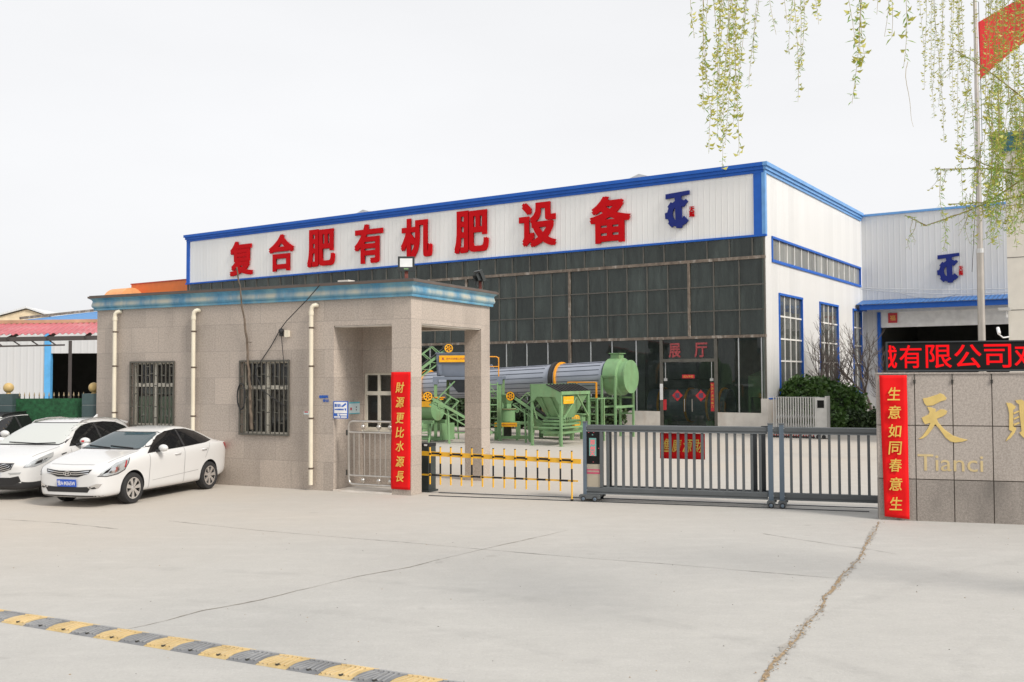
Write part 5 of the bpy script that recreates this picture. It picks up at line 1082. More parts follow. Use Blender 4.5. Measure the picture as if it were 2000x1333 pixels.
# ---- hood at the drum end
t = thing("drum_hood", "round pale green hood with a short flanged chimney at the end of the drum", "drum hood", (4.06, 38.6, 0), HR)
cz = 2.45; cy = .79
mb = MB(); mb.lathe([(.55, -.62), (.75, -.60), (.755, -.02), (.70, .0), (.64, .02), (.64, .26), (.665, .26), (.665, .32), (.001, .32)], (0, cy, cz), 'x', 48); mb.box(-.5, -.12, cy - .2, cy + .2, cz + .70, cz + .92); mb.build("hood_shell", G_, t, smooth=35)
mb = MB(); mb.box(-.56, -.06, cy - .26, cy + .26, cz + .92, cz + .95); mb.build("chimney_flange", G_, t)
mb = MB(); mb.box(-.56, -.06, cy - .25, cy + .25, cz + .951, cz + .955); mb.build("chimney_opening", "belt_black", t)
for x, y in ((-.59, 0), (0, 0), (0, 1.58), (-.59, 1.58)): mb = MB(); mb.box(x - .038, x + .038, y - .038, y + .038, 0, cz + .03); mb.build("leg", G_, t)
for bx_ in [(-.545, -.045, -.03, .03, z - .03, z + .03) for z in (cz, 1.60, .95, .45)] + [(-.035, .035, .045, 1.535, 1.2, 1.3), (-.62, -.56, .045, 1.535, 1.21, 1.29), (-.6, .0, -.05, .1, cz + .03, cz + .07)] + [(-.545, -.045, 1.55, 1.61, z - .03, z + .03) for z in (1.6, .95)]: mb = MB(); mb.box(*bx_); mb.build("stand_rail", G_, t)
# ---- vertical crusher
t = thing("vertical_crusher", "upright green crusher drum with funnel top and yellow nameplate on its base", "crusher", (-.23, 38.0, 0), -8)
mb = MB(); mb.lathe([(.26, .72), (.30, .72), (.30, 1.2), (.34, 1.2), (.34, 1.235), (.26, 1.235)], (0, .3, 0), 'z', 28); mb.build("crusher_drum", G_, t, smooth=40)
mb = MB(); mb.lathe([(.15, 1.24), (.15, 1.4), (.40, 1.72), (.40, 1.78), (.37, 1.78), (.13, 1.42)], (0, .3, 0), 'z', 4); mb.build("feed_funnel", G_, t); mb = MB(); mb.lathe([(.30, 1.201), (.352, 1.201), (.352, 1.215), (.30, 1.215)], (0, .3, 0), 'z', 28); mb.build("flange", "ridge_brown", t)
mb = MB()
for x in (-.42, .42, .9):
    for y in (0, .6): mb.box(x - .045, x + .045, y - .045, y + .045, .0, .66)
for y in (0, .6): mb.box(-.47, .95, y - .05, y + .05, .62, .70); mb.box(-.47, .95, y - .05, y + .05, .06, .16)
mb.box(-.46, .46, .06, .54, .64, .715); mb.build("base_frame", G_, t)
plate(t, -.46, .42, .53, .69, -.055)
mb = MB(); mb.tube((.0, .3, .15), (.0, .3, .6), .16, 12); mb.build("motor", "iron_dark", t)
mb = MB(); mb.lathe([(.03, -.02), (.07, -.02), (.07, .02), (.03, .02)], (.38, .3, 1.13), 'y', 12, close=True); mb.build("lifting_ring", G_, t)
# ---- granulator at the left
t = thing("drum_granulator", "green horizontal tank with yellow nameplate beside the gatehouse porch, half hidden by the pillar", "tank", (-3.15, 37.4, 0), HR)
mb = MB(); mb.lathe([(.02, -1.9), (.42, -1.9), (.42, .0), (.02, 0)], (0, .5, 1.2), 'x', 24); mb.build("tank_shell", G_, t, smooth=40); mb = MB(); mb.box(-1.9, .0, .15, .85, 1.58, 1.66); mb.box(-1.95, .05, .1, .9, 1.66, 1.69); mb.build("tank_lid", "rail_orange", t)
mb = MB(); mb.box(-1.2, .0, .05, .07, 1.32, 1.54); mb.build("nameplate", "machine_yellow", t)
mb = MB()
for x in (-1.8, -.1):
    for y in (.1, .9): mb.box(x - .05, x + .05, y - .05, y + .05, 0, .75)
for y in (.1, .9): mb.box(-1.9, .1, y - .06, y + .06, .68, .80); mb.box(-1.9, .5, y - .04, y + .04, .06, .14)
mb.box(.4, .5, .1, .9, .06, .7); mb.build("base_frame", G_, t)
mb = MB()
for x in (-.3, .15):
    mb.bar((x, -.05, .7), (x + .35, -.7, .0), .05)
for k in range(3): f = (k + 1) / 4; mb.box(-.3 + .35 * f, .15 + .35 * f, -.05 - .65 * f - .08, -.05 - .65 * f + .08, .7 * (1 - f) - .02, .7 * (1 - f) + .0)
mb.build("step_ladder", G_, t)
t = thing("access_ladder", "slanted green ladder frame standing behind the grey bin stand", "ladder", (-2.55, 38.9, 0), -4)
mb = MB(); mb.bar((-.12, 0, 0), (.0, 0, 1.6), .05); mb.bar((.42, 0, 0), (.32, 0, 1.6), .05)
for z in (.5, .95, 1.4): mb.box(-.08, .38, -.02, .02, z - .02, z + .02)
mb.build("ladder_frame", G_, t)
# ---- railed step ladder right of the hopper
t = thing("railed_steps", "green step ladder with orange handrail behind the feed hopper", "ladder", (2.95, 37.3, 0), HR)
mb = MB()
for x in (0, .32): mb.box(x - .03, x + .03, -.03, .03, 0, 1.62); mb.box(x - .03, x + .03, .5, .56, 0, 1.62)
for k in range(6): z = .25 + k * .26; mb.box(0, .32, -.02, .02, z - .025, z + .025)
mb.box(-.9, .36, -.04, .6, 1.60, 1.64); mb.build("ladder_frame", G_, t)
mb = MB()
for x in (-.55, .3): mb.tube((x, -.02, 1.64), (x, -.02, 2.24), .022, 8)
mb.box(.27, .33, -.04, .0, 1.64, 2.24); mb.tube((-.95, -.02, 2.24), (.3, -.02, 2.24), .022, 8); mb.tube((-.95, -.02, 1.64), (-.95, -.02, 2.24), .022, 8); mb.build("handrail", "rail_orange", t)
t = thing("mixer_trough", "low green mixing machine with yellow belt guard behind the feed hopper", "mixer", (1.75, 38.2, 0), HR)
mb = MB(); mb.box(-1.4, .7, 0, 1.0, .35, .95); mb.box(-1.5, .8, -.05, 1.05, .95, 1.0); mb.build("trough", G_, t)
for x in (-1.3, .6):
    for y in (.1, .9): mb = MB(); mb.box(x - .06, x + .06, y - .06, y + .06, 0, .35); mb.build("leg", G_, t)
mb = MB(); mb.lathe([(.01, -.02), (.25, -.02), (.25, .1), (.01, .1)], (.95, 0, .75), 'x', 18); mb.add([], []); o = mb.build("belt_guard", "machine_yellow", t, (.0, -.25, 0)); 
mb = MB(); mb.lathe([(.1, -.9), (.2, -.9), (.2, -.2), (.1, -.2)], (0, .5, 1.2), 'x', 14, close=True); mb.box(-1.0, -.1, .4, .6, 1.0, 1.1); mb.build("motor", "ridge_brown", t)
# ================================================================== shrubs, trees, willow
def leaf_cloud(fn, n, size, rnd, mats=1):
    """n small leaf blades; fn() gives a point and an outward direction"""
    mb = MB()
    for _ in range(n):
        p, nrm = fn(); a = Vector((rnd.uniform(-1, 1), rnd.uniform(-1, 1), rnd.uniform(-1, 1))).normalized(); d = (nrm * .5 + a).normalized(); u = d.orthogonal().normalized()
        u = (Matrix.Rotation(rnd.uniform(0, 6.28), 3, d) @ u); s = size * rnd.uniform(.6, 1.35); w_ = s * .38
        mb.quad(p - d * s * .5, p + u * w_, p + d * s * .5, p - u * w_, rnd.randrange(mats))
    return mb
def shrub(name, label, lobes, n, size, leaf, seed, cat="shrub", group=None):
    rnd = random.Random(seed); cx = sum(l[0] for l in lobes) / len(lobes); cy = sum(l[1] for l in lobes) / len(lobes)
    t = thing(name, label, cat, (cx, cy, 0), 0, group); L_ = [(l[0] - cx, l[1] - cy, *l[2:]) for l in lobes]; tot = sum(l[3] * l[4] for l in L_)
    def fn():
        r = rnd.uniform(0, tot)
        for l in L_:
            r -= l[3] * l[4]
            if r <= 0: break
        v = Vector((rnd.gauss(0, 1), rnd.gauss(0, 1), rnd.gauss(0, 1))).normalized(); k = (rnd.uniform(.80, 1.03) if rnd.random() < .93 else rnd.uniform(1.0, 1.16)) + .09 * math.sin(v.x * 9 + seed) * math.sin(v.z * 8 + v.y * 7)
        p = Vector((l[0] + v.x * l[3] * k, l[1] + v.y * l[3] * k * .9, l[2] + v.z * l[4] * k)); p.z = max(.04, p.z); return p, v
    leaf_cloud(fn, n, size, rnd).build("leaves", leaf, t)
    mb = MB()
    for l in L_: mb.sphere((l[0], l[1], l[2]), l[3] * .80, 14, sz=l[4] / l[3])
    mb.build("dark_core", "shrub_core", t, smooth=80)  # solid dark filler added inside the leaves so they are not see-through
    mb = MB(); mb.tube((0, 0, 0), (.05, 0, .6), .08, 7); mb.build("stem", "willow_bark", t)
shrub("clipped_shrub", "large rounded glossy shrub against the hall side wall behind the folding gate", [(12.3, 42.1, 1.35, .75, 1.05), (13.0, 42.8, 1.25, .95, 1.15), (14.0, 43.8, 1.15, 1.05, 1.1), (15.2, 44.9, 1.05, 1.0, .95), (13.4, 42.3, .6, 1.0, .62), (14.8, 43.9, .55, 1.1, .6)], 15000, .17, "shrub_leaf", 2)
shrub("low_hedge", "low dark clipped hedge at the foot of the rounded shrub, running right", [(15.0, 42.9, .42, .7, .5), (15.9, 42.5, .45, .8, .55), (16.9, 42.1, .45, .8, .55), (18.0, 41.7, .45, .8, .55), (17.4, 43.3, .5, .9, .62), (14.2, 43.1, .4, .7, .48)], 9000, .14, "hedge_leaf", 3, "hedge")
def hedge_row(label, p, q, h, wd, n, seed):
    p, q = Vector(p), Vector(q); k = max(2, int((q - p).length / (wd * .9))); rnd = random.Random(seed)
    shrub("dark_hedge", label, [(*(p.lerp(q, i / k)), h * .5, wd * rnd.uniform(.5, .62), h * rnd.uniform(.46, .56)) for i in range(k + 1)], n, .15, "hedge_leaf", seed, "hedge", "hedges along the hall front")
hedge_row("dark hedge along the glazed front between the crusher and the drum hood", (4.5, 43.95), (-2.2, 48.3), 1.45, 1.1, 9000, 5)
hedge_row("dark hedge along the glazed front seen through the gatehouse porch", (-2.6, 48.6), (-9.5, 53.2), 1.4, 1.1, 5000, 6)
def bare_tree(label, x, y, h, seed, spread=1.0):
    rnd = random.Random(seed); t = thing("bare_tree", label, "tree", (x, y, 0), 0, "bare trees by the hall side wall"); tr = MB(); tw = MB()
    def grow(p, d, L_, r, lv):
        n = 4; pts = [p]; q = p.copy(); dd = d.copy()
        for i in range(n):
            dd = (dd + Vector((rnd.uniform(-.16, .16), rnd.uniform(-.16, .16), rnd.uniform(-.03, .12)))).normalized(); q = q + dd * (L_ / n); pts.append(q.copy())
        (tr if lv == 0 else tw).path(pts, [max(.007, r) * (1 - .45 * i / n) for i in range(n + 1)], 6 if lv < 2 else 3)
        if lv >= 5: return
        if lv == 0: pass
        for i in range(2 if lv > 2 else 3):
            k = rnd.randint(2, n) if lv else rnd.randint(1, n); a = rnd.uniform(0, 6.28); b = rnd.uniform(.35, .85) * spread
            o = pts[k]; ax_ = dd.orthogonal().normalized(); v = Matrix.Rotation(a, 3, dd) @ (Matrix.Rotation(b, 3, ax_) @ dd); v.z = v.z * .7 + .28; grow(o, v.normalized(), L_ * rnd.uniform(.58, .82), r * .6, lv + 1)
        grow(pts[-1], dd, L_ * .72, r * .6, lv + 1)
    grow(Vector((0, 0, 0)), Vector((rnd.uniform(-.1, .1), 0, 1)).normalized(), h * .30, .085 * h / 5, 0)
    tr.build("trunk", "twig_grey", t); tw.build("bare_branches", "twig_grey", t)
bare_tree("bare leafless tree rising behind the rounded shrub before the middle tall window", 14.6, 45.0, 6.0, 4, .9)
bare_tree("bare leafless tree close to the blue door post of the grey workshop", 17.0, 46.2, 5.6, 9, 1.0)
bare_tree("slender bare tree furthest right, beside the workshop doorway", 18.5, 47.5, 4.4, 21, .8)

# ---- weeping willow: trunk stands just outside the right edge, shoots hang into the picture
rnd = random.Random(12)
wl = thing("weeping_willow", "weeping willow with fresh yellow green hanging shoots at the top right", "tree", (8.3, 9.4, 0), 0)
O = Vector((8.3, 9.4, 0)); W2 = lambda px, py, d: Vector(((px - 1000) / 1908.8 * d, d, 2.5 + (734 - py) / 1908.8 * d)) - O
mb = MB(); mb.path([(0, 0, 0), (.05, .1, 1.5), (-.05, .05, 3.2), (-.2, .0, 4.6), (-.35, -.1, 6.2)], [.30, .25, .22, .19, .14], 12); mb.build("trunk", "willow_bark", wl, smooth=60)
br = MB(); lg = MB(); ly = MB()
def limb(pts, r0, r1):
    n = len(pts); br.path(pts, [r0 + (r1 - r0) * i / (n - 1) for i in range(n)], 7)
limb([Vector((-.2, 0, 4.6)), Vector((-1.4, -.8, 5.9)), Vector((-3.4, -2.0, 6.6)), Vector((-5.2, -2.9, 6.5)), Vector((-7.0, -3.3, 6.2))], .12, .02)
limb([Vector((-.3, 0, 5.6)), Vector((-1.2, .2, 6.9)), Vector((-2.4, .2, 7.6)), Vector((-4.4, .1, 7.9)), Vector((-5.6, .0, 7.7))], .10, .02)
limb([Vector((-.1, .0, 4.0)), Vector((-.9, -.1, 5.0)), Vector((-2.2, -.3, 6.0)), Vector((-3.4, -.3, 6.6))], .09, .02)
limb([Vector((-.2, 0, 5.0)), Vector((-1.2, -.9, 6.0)), Vector((-2.6, -1.7, 6.4)), Vector((-4.3, -2.3, 6.3))], .08, .02)
def strand(px0, px1, py1, d, dens=1.0, yel=.35, leaf=.036, py0=-330, bend=0.0, bare=0.0):
    """one hanging shoot from above the frame to its tip, with small narrow leaves and yellow catkins"""
    a, b = W2(px0, py0, d), W2(px1, py1, d); L_ = (b - a).length; n = max(8, int(L_ / .07)); pts = []
    ph = rnd.uniform(0, 6)
    for i in range(n + 1):
        f = i / n; p = a.lerp(b, f); p.x += .02 * math.sin(f * 7 + ph) + bend * math.sin(f * math.pi); p.y += .04 * math.sin(f * 5 + ph); pts.append(p)
    br.path(pts, [.0028 * (1 - .6 * i / n) for i in range(n + 1)], 3)
    k = int(L_ * 120 * dens)
    for i in range(k):
        f = rnd.random(); 
        if f > 1 - bare: continue
        j = min(n - 1, int(f * n)); p = pts[j].lerp(pts[j + 1], f * n - j); ang = rnd.uniform(0, 6.28); out = Vector((math.cos(ang), math.sin(ang), 0))
        y_ = rnd.random() < yel; s = leaf * rnd.uniform(.6, 1.3) * (1.15 if y_ else 1); dn = rnd.uniform(-.2, .8)
        d1 = (out + Vector((0, 0, -dn))).normalized(); d2 = (out * .55 + Vector((0, 0, -dn - (.1 if not y_ else -1.1)))).normalized(); sd = d1.cross(Vector((0, 0, 1))); sd = sd.normalized() if sd.length > .01 else Vector((1, 0, 0)); sd = (sd + Vector((0, 0, rnd.uniform(-.7, .7)))).normalized() * s * (.085 if not y_ else .08)
        m1 = p + d1 * s * .55; m2 = m1 + d2 * s * .55; q = ly if y_ else lg
        q.add((p, m1 + sd, m2, m1 - sd), ((0, 1, 2), (0, 2, 3)))
rs = lambda a, b: rnd.uniform(a, b)
# left clump
for x0, x1, y1 in ((1358, 1388, 215), (1375, 1392, 225), (1386, 1392, 160), (1399, 1401, 190), (1363, 1362, 72)): strand(x0, x1, y1, rs(5.6, 6.4), .85, .45, .038)
for x0, x1, y1 in ((1425, 1412, 265), (1432, 1395, 298), (1444, 1420, 250), (1452, 1432, 235), (1466, 1440, 305), (1470, 1408, 332), (1476, 1452, 225), (1462, 1425, 200), (1448, 1418, 280), (1478, 1455, 160), (1440, 1405, 240)): strand(x0, x1, y1, rs(5.6, 6.6), .85, .4, .038)
for x0, x1, y1 in ((1508, 1477, 165), (1500, 1486, 110), (1500, 1523, 66)): strand(x0, x1, y1, 6.0, .7, .2, .032)
strand(1532, 1538, 44, 6.0, .35, .3, .03)
for x0, x1, y1 in ((1572, 1558, 198), (1576, 1556, 100), (1582, 1563, 150), (1592, 1568, 130), (1590, 1600, 46)): strand(x0, x1, y1, rs(5.8, 6.4), .85, .3, .032)
for x0, x1, y1, dn in ((1662, 1670, 90, .5), (1690, 1700, 120, .95), (1694, 1678, 196, .9), (1700, 1702, 110, .6), (1725, 1716, 24, .4)): strand(x0, x1, y1, 5.2, dn, .3, .042)
for x0, x1, y1, dn in ((1748, 1745, 70, .5), (1752, 1738, 64, .35)): strand(x0, x1, y1, 5.3, dn, .35, .04)
strand(1784, 1771, 128, 5.2, .75, .2, .042); strand(1784, 1800, 245, 7.5, .10, .3, .02, 118, -.05, .9)
# finer shoots further back
for x0, x1, y1 in ((1816, 1822, 170), (1824, 1838, 230), (1832, 1846, 280), (1838, 1832, 180), (1856, 1845, 205), (1866, 1850, 170), (1812, 1813, 110)): strand(x0, x1, y1, rs(8.4, 9.4), .95, .45, .03)
for x0, x1, y1 in ((1872, 1878, 230), (1878, 1886, 292), (1886, 1896, 225), (1864, 1872, 150), (1892, 1900, 200), (1880, 1892, 160)): strand(x0, x1, y1, rs(8.4, 9.4), .95, .45, .03)
for i in range(13):
    x = rs(1912, 1975); strand(x + rs(-6, 14), x + rs(-14, 8), rs(120, 330), rs(7.6, 9.4), rs(.45, .8), .35, .032)
for i in range(22):
    x = 2075 - abs(rnd.gauss(0, 70)); strand(x + rs(-6, 14), x + rs(-14, 8), rs(160, 400), rs(7.6, 9.4), rs(.7, 1.1), .4, .036)
# slanting twigs at the right
def twig(pts, d, n_sh, drop, dens=.8, yel=.3):
    P = [W2(x, y, d + i * .12) for i, (x, y) in enumerate(pts)]; br.path(P, [.0075 - .005 * i / (len(P) - 1) for i in range(len(P))], 5)
    for k in range(n_sh):
        f = rnd.random(); j = min(len(pts) - 2, int(f * (len(pts) - 1))); g_ = f * (len(pts) - 1) - j; x = pts[j][0] + (pts[j + 1][0] - pts[j][0]) * g_; y = pts[j][1] + (pts[j + 1][1] - pts[j][1]) * g_
        L_ = rs(.4, 1) * drop; strand(x, x + rs(-22, 8), y + L_, d + f * .12 * (len(pts) - 1), dens, yel, .034, y)
    for i in range(len(pts) - 1): strand(pts[i][0], pts[i + 1][0], pts[i + 1][1], d + i * .12, 1.2, yel, .032, pts[i][1])
twig([(2080, 260), (2000, 182), (1940, 135), (1875, 92)], 8.0, 9, 120)
twig([(2100, 330), (2000, 345), (1930, 322), (1872, 290)], 7.8, 10, 110)
twig([(2100, 330), (2000, 332), (1920, 330), (1832, 331)], 8.2, 8, 60)
twig([(2100, 300), (2000, 385), (1940, 398), (1862, 400)], 7.8, 10, 110)
twig([(2100, 280), (2000, 355), (1930, 400), (1880, 420), (1814, 442), (1772, 422)], 7.6, 6, 60, .4, .15)
for i in range(60):
    x = 2075 - abs(rnd.gauss(0, 75)); strand(x, x + rs(-22, 6), rs(330, 495), rs(7.4, 8.6), rs(.8, 1.3), .12, .042, rs(150, 330))
for i in range(30):
    x = 2085 - abs(rnd.gauss(0, 85)); strand(x, x + rs(-30, 10), rs(200, 420), rs(7.4, 8.8), rs(.8, 1.2), .2, .040, rs(60, 240))
for x, y in ((1893, 480), (1886, 460)): strand(x + 8, x, y, 8.0, .7, .1, .03, 380)
br.build("twigs", "twig_brown", wl); fo = lg.build("green_foliage", "willow_green", wl); ly.build("yellow_catkins", "willow_yellow", wl)
# ================================================================== cars
def interp(tab, s):
    """smooth (monotone) interpolation in a table of (s, value)"""
    if s <= tab[0][0]: return tab[0][1]
    if s >= tab[-1][0]: return tab[-1][1]
    n = len(tab)
    for i in range(n - 1):
        if tab[i][0] <= s <= tab[i + 1][0]: break
    h = tab[i + 1][0] - tab[i][0]; d = (tab[i + 1][1] - tab[i][1]) / h
    def slope(k):
        if k == 0 or k == n - 1: return (tab[min(k + 1, n - 1)][1] - tab[max(k - 1, 0)][1]) / (tab[min(k + 1, n - 1)][0] - tab[max(k - 1, 0)][0])
        a = (tab[k][1] - tab[k - 1][1]) / (tab[k][0] - tab[k - 1][0]); b = (tab[k + 1][1] - tab[k][1]) / (tab[k + 1][0] - tab[k][0])
        return 0 if a * b <= 0 else 2 * a * b / (a + b)
    m0, m1 = slope(i), slope(i + 1); t = (s - tab[i][0]) / h
    return (2 * t**3 - 3 * t**2 + 1) * tab[i][1] + (t**3 - 2 * t**2 + t) * h * m0 + (-2 * t**3 + 3 * t**2) * tab[i + 1][1] + (t**3 - t**2) * h * m1
def car_body(S, parent):
    """S: tables along s (metres from the nose); car frame: +x is forward, wheelbase centred on the origin"""
    L_ = S['L']; xo = S['front_axle'] + S['wb'] / 2; ss = S['stations']; rows = []
    for s in ss:
        zt, zb_, zl, wb_, wr = (interp(S[k], s) for k in ('top', 'bottom', 'belt', 'w', 'wr')); zl = min(zl, zt - .02)
        wl_ = wb_ * S.get('tumble', .985); zm = zb_ + (zl - zb_) * .5; bl = interp(S['char'], s)
        gz = zt - zl
        half = [(0, zb_), (wl_ * .75, zb_), (wl_ * .94, zb_ + .03), (wl_ * .985, zb_ + .12), (wl_ * 1.0, zm), (wb_ * 1.005, zl - .16 - bl * .02), (wb_, zl - .05), (wb_ * .972, zl), (wb_ * .972 + (wr - wb_ * .972) * .12, zl + gz * .08 + .004), (wb_ * .972 + (wr - wb_ * .972) * .55, zl + gz * .5), (wr, zl + gz * .86), (wr * .93, zl + gz * .945), (wr * .6, zl + gz * .99), (0, zt)]
        rows.append([(xo - s, y, z) for y, z in half])
    n = len(rows[0]); mb = MB(); full = []
    for r in rows: full.append(r + [(x, -y, z) for x, y, z in r[-2:0:-1]])
    k = len(full[0]); v = [p for r in full for p in r]; f = []
    for i in range(len(full) - 1):
        for j in range(k): f.append((i * k + j, i * k + (j + 1) % k, (i + 1) * k + (j + 1) % k, (i + 1) * k + j))
    for base, flip in ((0, False), ((len(full) - 1) * k, True)):
        for j in range(n - 1):
            a, b = base + j, base + j + 1; c, d = base + (k - j - 1) % k, base + (k - j) % k
            q = [a, d, c, b] if not flip else [a, b, c, d]
            q2 = []
            for e in q:
                if e not in q2: q2.append(e)
            if len(q2) >= 3: f.append(tuple(q2))
    me = bpy.data.meshes.new("body"); me.from_pydata(v, [], f); me.materials.append(MATS['car_white']); me.materials.append(MATS['car_trim'])
    bm = bmesh.new(); bm.from_mesh(me); bmesh.ops.remove_doubles(bm, verts=bm.verts, dist=1e-4); bmesh.ops.recalc_face_normals(bm, faces=bm.faces); bm.to_mesh(me); bm.free()
    o = bpy.data.objects.new("body", me); COL.objects.link(o); o.modifiers.new("s", 'SUBSURF').levels = 2; o.modifiers["s"].render_levels = 2
    # whole surface kept for laying glass and lamps on
    dg = bpy.context.evaluated_depsgraph_get(); ev = bpy.data.meshes.new_from_object(o.evaluated_get(dg)); bvh = BVHTree.FromPolygons([p.co.copy() for p in ev.vertices], [tuple(p.vertices) for p in ev.polygons])
    cut = MB()
    for x in (S['wb'] / 2, -S['wb'] / 2):
        for sgn in (1, -1):
            y0, y1 = (S['halfw'] - .26, S['halfw'] + .2); cut.lathe([(.001, sgn * y0), (S['arch'], sgn * y0), (S['arch'], sgn * y1), (.001, sgn * y1)], (x, 0, S['wheel_r'] + .015), 'y', 36)
    c = cut.build("cutter", ["car_trim"]); cm = c.data; bm = bmesh.new(); bm.from_mesh(cm); bmesh.ops.remove_doubles(bm, verts=bm.verts, dist=1e-3); bmesh.ops.recalc_face_normals(bm, faces=bm.faces); bm.to_mesh(cm); bm.free()
    bo = o.modifiers.new("b", 'BOOLEAN'); bo.object = c; bo.operation = 'DIFFERENCE'; bo.solver = 'EXACT'; bo.material_mode = 'TRANSFER'
    bpy.context.view_layer.update(); dg = bpy.context.evaluated_depsgraph_get(); res = bpy.data.meshes.new_from_object(o.evaluated_get(dg)); bpy.data.objects.remove(c); bpy.data.objects.remove(o)
    res.polygons.foreach_set('use_smooth', [True] * len(res.polygons)); res.set_sharp_from_angle(angle=R(38))
    ob = bpy.data.objects.new("body", res); COL.objects.link(ob); ob.parent = parent
    # dark lower cladding follows the faces that lie low
    if S.get('clad'):
        sl = [m.name for m in res.materials]; ti = sl.index('car_trim')
        for p in res.polygons:
            if p.center.z < S['clad']: p.material_index = ti
    return ob, bvh, xo
def patch(bvh, name, mat, parent, poly, a, b, d, origin, off=.006, cell=.05, mirror=False, th=.0):
    """lay a flat outline onto the body: point = origin + u*a + v*b, thrown along d until it meets the surface"""
    a, b, d, origin = Vector(a), Vector(b), Vector(d).normalized(), Vector(origin); bm = bmesh.new()
    vs = [bm.verts.new((u, v, 0)) for u, v in poly]; bm.faces.new(vs)
    us = [p[0] for p in poly]; vv = [p[1] for p in poly]
    k = int((max(us) - min(us)) / cell)
    for i in range(1, k + 1): bmesh.ops.bisect_plane(bm, geom=bm.verts[:] + bm.edges[:] + bm.faces[:], plane_co=(min(us) + i * cell, 0, 0), plane_no=(1, 0, 0))
    k = int((max(vv) - min(vv)) / cell)
    for i in range(1, k + 1): bmesh.ops.bisect_plane(bm, geom=bm.verts[:] + bm.edges[:] + bm.faces[:], plane_co=(0, min(vv) + i * cell, 0), plane_no=(0, 1, 0))
    hits = {}; bad = set()
    for v in bm.verts:
        h = bvh.ray_cast(origin + a * v.co.x + b * v.co.y, d)
        if h[0] is None: bad.add(v); continue
        nn = h[1] if h[1].dot(d) < 0 else -h[1]; hits[v] = h[0] + nn * off
    for v, p in hits.items(): v.co = p
    if bad: bmesh.ops.delete(bm, geom=list(bad), context='VERTS')
    bmesh.ops.recalc_face_normals(bm, faces=bm.faces)
    mb = MB(); bm.verts.index_update(); mb.add([tuple(v.co) for v in bm.verts], [tuple(v.index for v in f.verts) for f in bm.faces])
    if mirror:
        mb2 = MB(); mb2.add([(v.co.x, -v.co.y, v.co.z) for v in bm.verts], [tuple(v.index for v in f.verts)[::-1] for f in bm.faces])
    bm.free(); o = mb.build(name, mat, parent, smooth=50)
    if mirror: mb2.build(name, mat, parent, smooth=50)
    return o
def wheel(parent, x, y, r, sgn, wd=.2, spokes=7, red=False):
    R2 = r * .69
    mb = MB(); Y = lambda q: y + sgn * q
    mb.lathe([(R2, Y(-wd / 2)), (r * .93, Y(-wd / 2)), (r, Y(-wd / 2 + .035)), (r, Y(wd / 2 - .035)), (r * .94, Y(wd / 2)), (r * .8, Y(wd / 2 + .006)), (R2, Y(wd / 2 - .004)), (R2, Y(wd / 2 - .05)), (R2 * .96, Y(-wd / 2))], (x, 0, r), 'y', 32, close=True); w_ = mb.build("wheel", "rubber", parent, smooth=45)
    mb = MB(); e = wd / 2
    mb.lathe([(R2, Y(e - .006)), (R2 * .9, Y(e - .006)), (R2 * .9, Y(e - .03)), (R2, Y(e - .03))], (x, 0, r), 'y', 32, close=True); mb.lathe([(.002, Y(e - .004)), (.035, Y(e - .006)), (.06, Y(e - .02)), (.06, Y(e - .05))], (x, 0, r), 'y', 16)
    for k in range(spokes):
        a = 2 * math.pi * k / spokes + .3; c, s = math.cos(a), math.sin(a); c2, s2 = math.cos(a + .33), math.sin(a + .33); p = lambda rr, aa, yy: (x + rr * math.cos(aa), Y(yy), r + rr * math.sin(aa))
        w0, w1 = .40, .17
        V = [p(.045, a - w0 * 1.2, e - .012), p(R2 * .92, a - w1 * 1.25, e - .006), p(R2 * .92, a + w1 * 1.25, e - .006), p(.045, a + w0 * 1.2, e - .012), p(.045, a - w0 * 1.2, e - .05), p(R2 * .92, a - w1 * 1.25, e - .04), p(R2 * .92, a + w1 * 1.25, e - .04), p(.045, a + w0 * 1.2, e - .05)]
        mb.add(V, ((0, 1, 2, 3), (1, 0, 4, 5), (3, 2, 6, 7)))
    mb.build("rim", "alloy", w_, smooth=35)
    mb = MB(); mb.lathe([(.002, Y(e - .08)), (R2 * .97, Y(e - .08))], (x, 0, r), 'y', 24); mb.build("brake_disc", "iron_dark", w_)
    if red: mb = MB(); mb.box(x - .1, x - .04, y + sgn * (e - .07) - .01, y + sgn * (e - .07) + .01, r - .02, r + .1); mb.build("caliper", "caliper_red", w_)
    return w_
def number_plate(parent, x, z, text, tilt=0):
    mb = MB(); mb.box(-.22, .22, -.012, 0, -.07, .07); o = mb.build("number_plate", "plate_blue", parent, (x, 0, z), (R(tilt), 0, R(90)))
    if not text: return
    mb = MB(); mb.text(text, -.205 if len(text) > 1 else .15, .205, -.05, .05, -.012, .003, bold=.004); mb.build("plate_lettering", "sign_white", o)
ANG = dict(a=(1, 0, 0), b=(0, 0, 1), d=(-.55, -1, 0), origin=(.55 * 2.32, 3, 0))
FR = dict(a=(0, 1, 0), b=(0, 0, 1), d=(-1, 0, 0), origin=(4, 0, 0))       # seen from the front: u = y, v = z
SD = dict(a=(1, 0, 0), b=(0, 0, 1), d=(0, -1, 0), origin=(0, 3, 0))       # seen from the left: u = x, v = z
def rowf(s0, s1, n): return [s0 + (s1 - s0) * i / n for i in range(n + 1)]

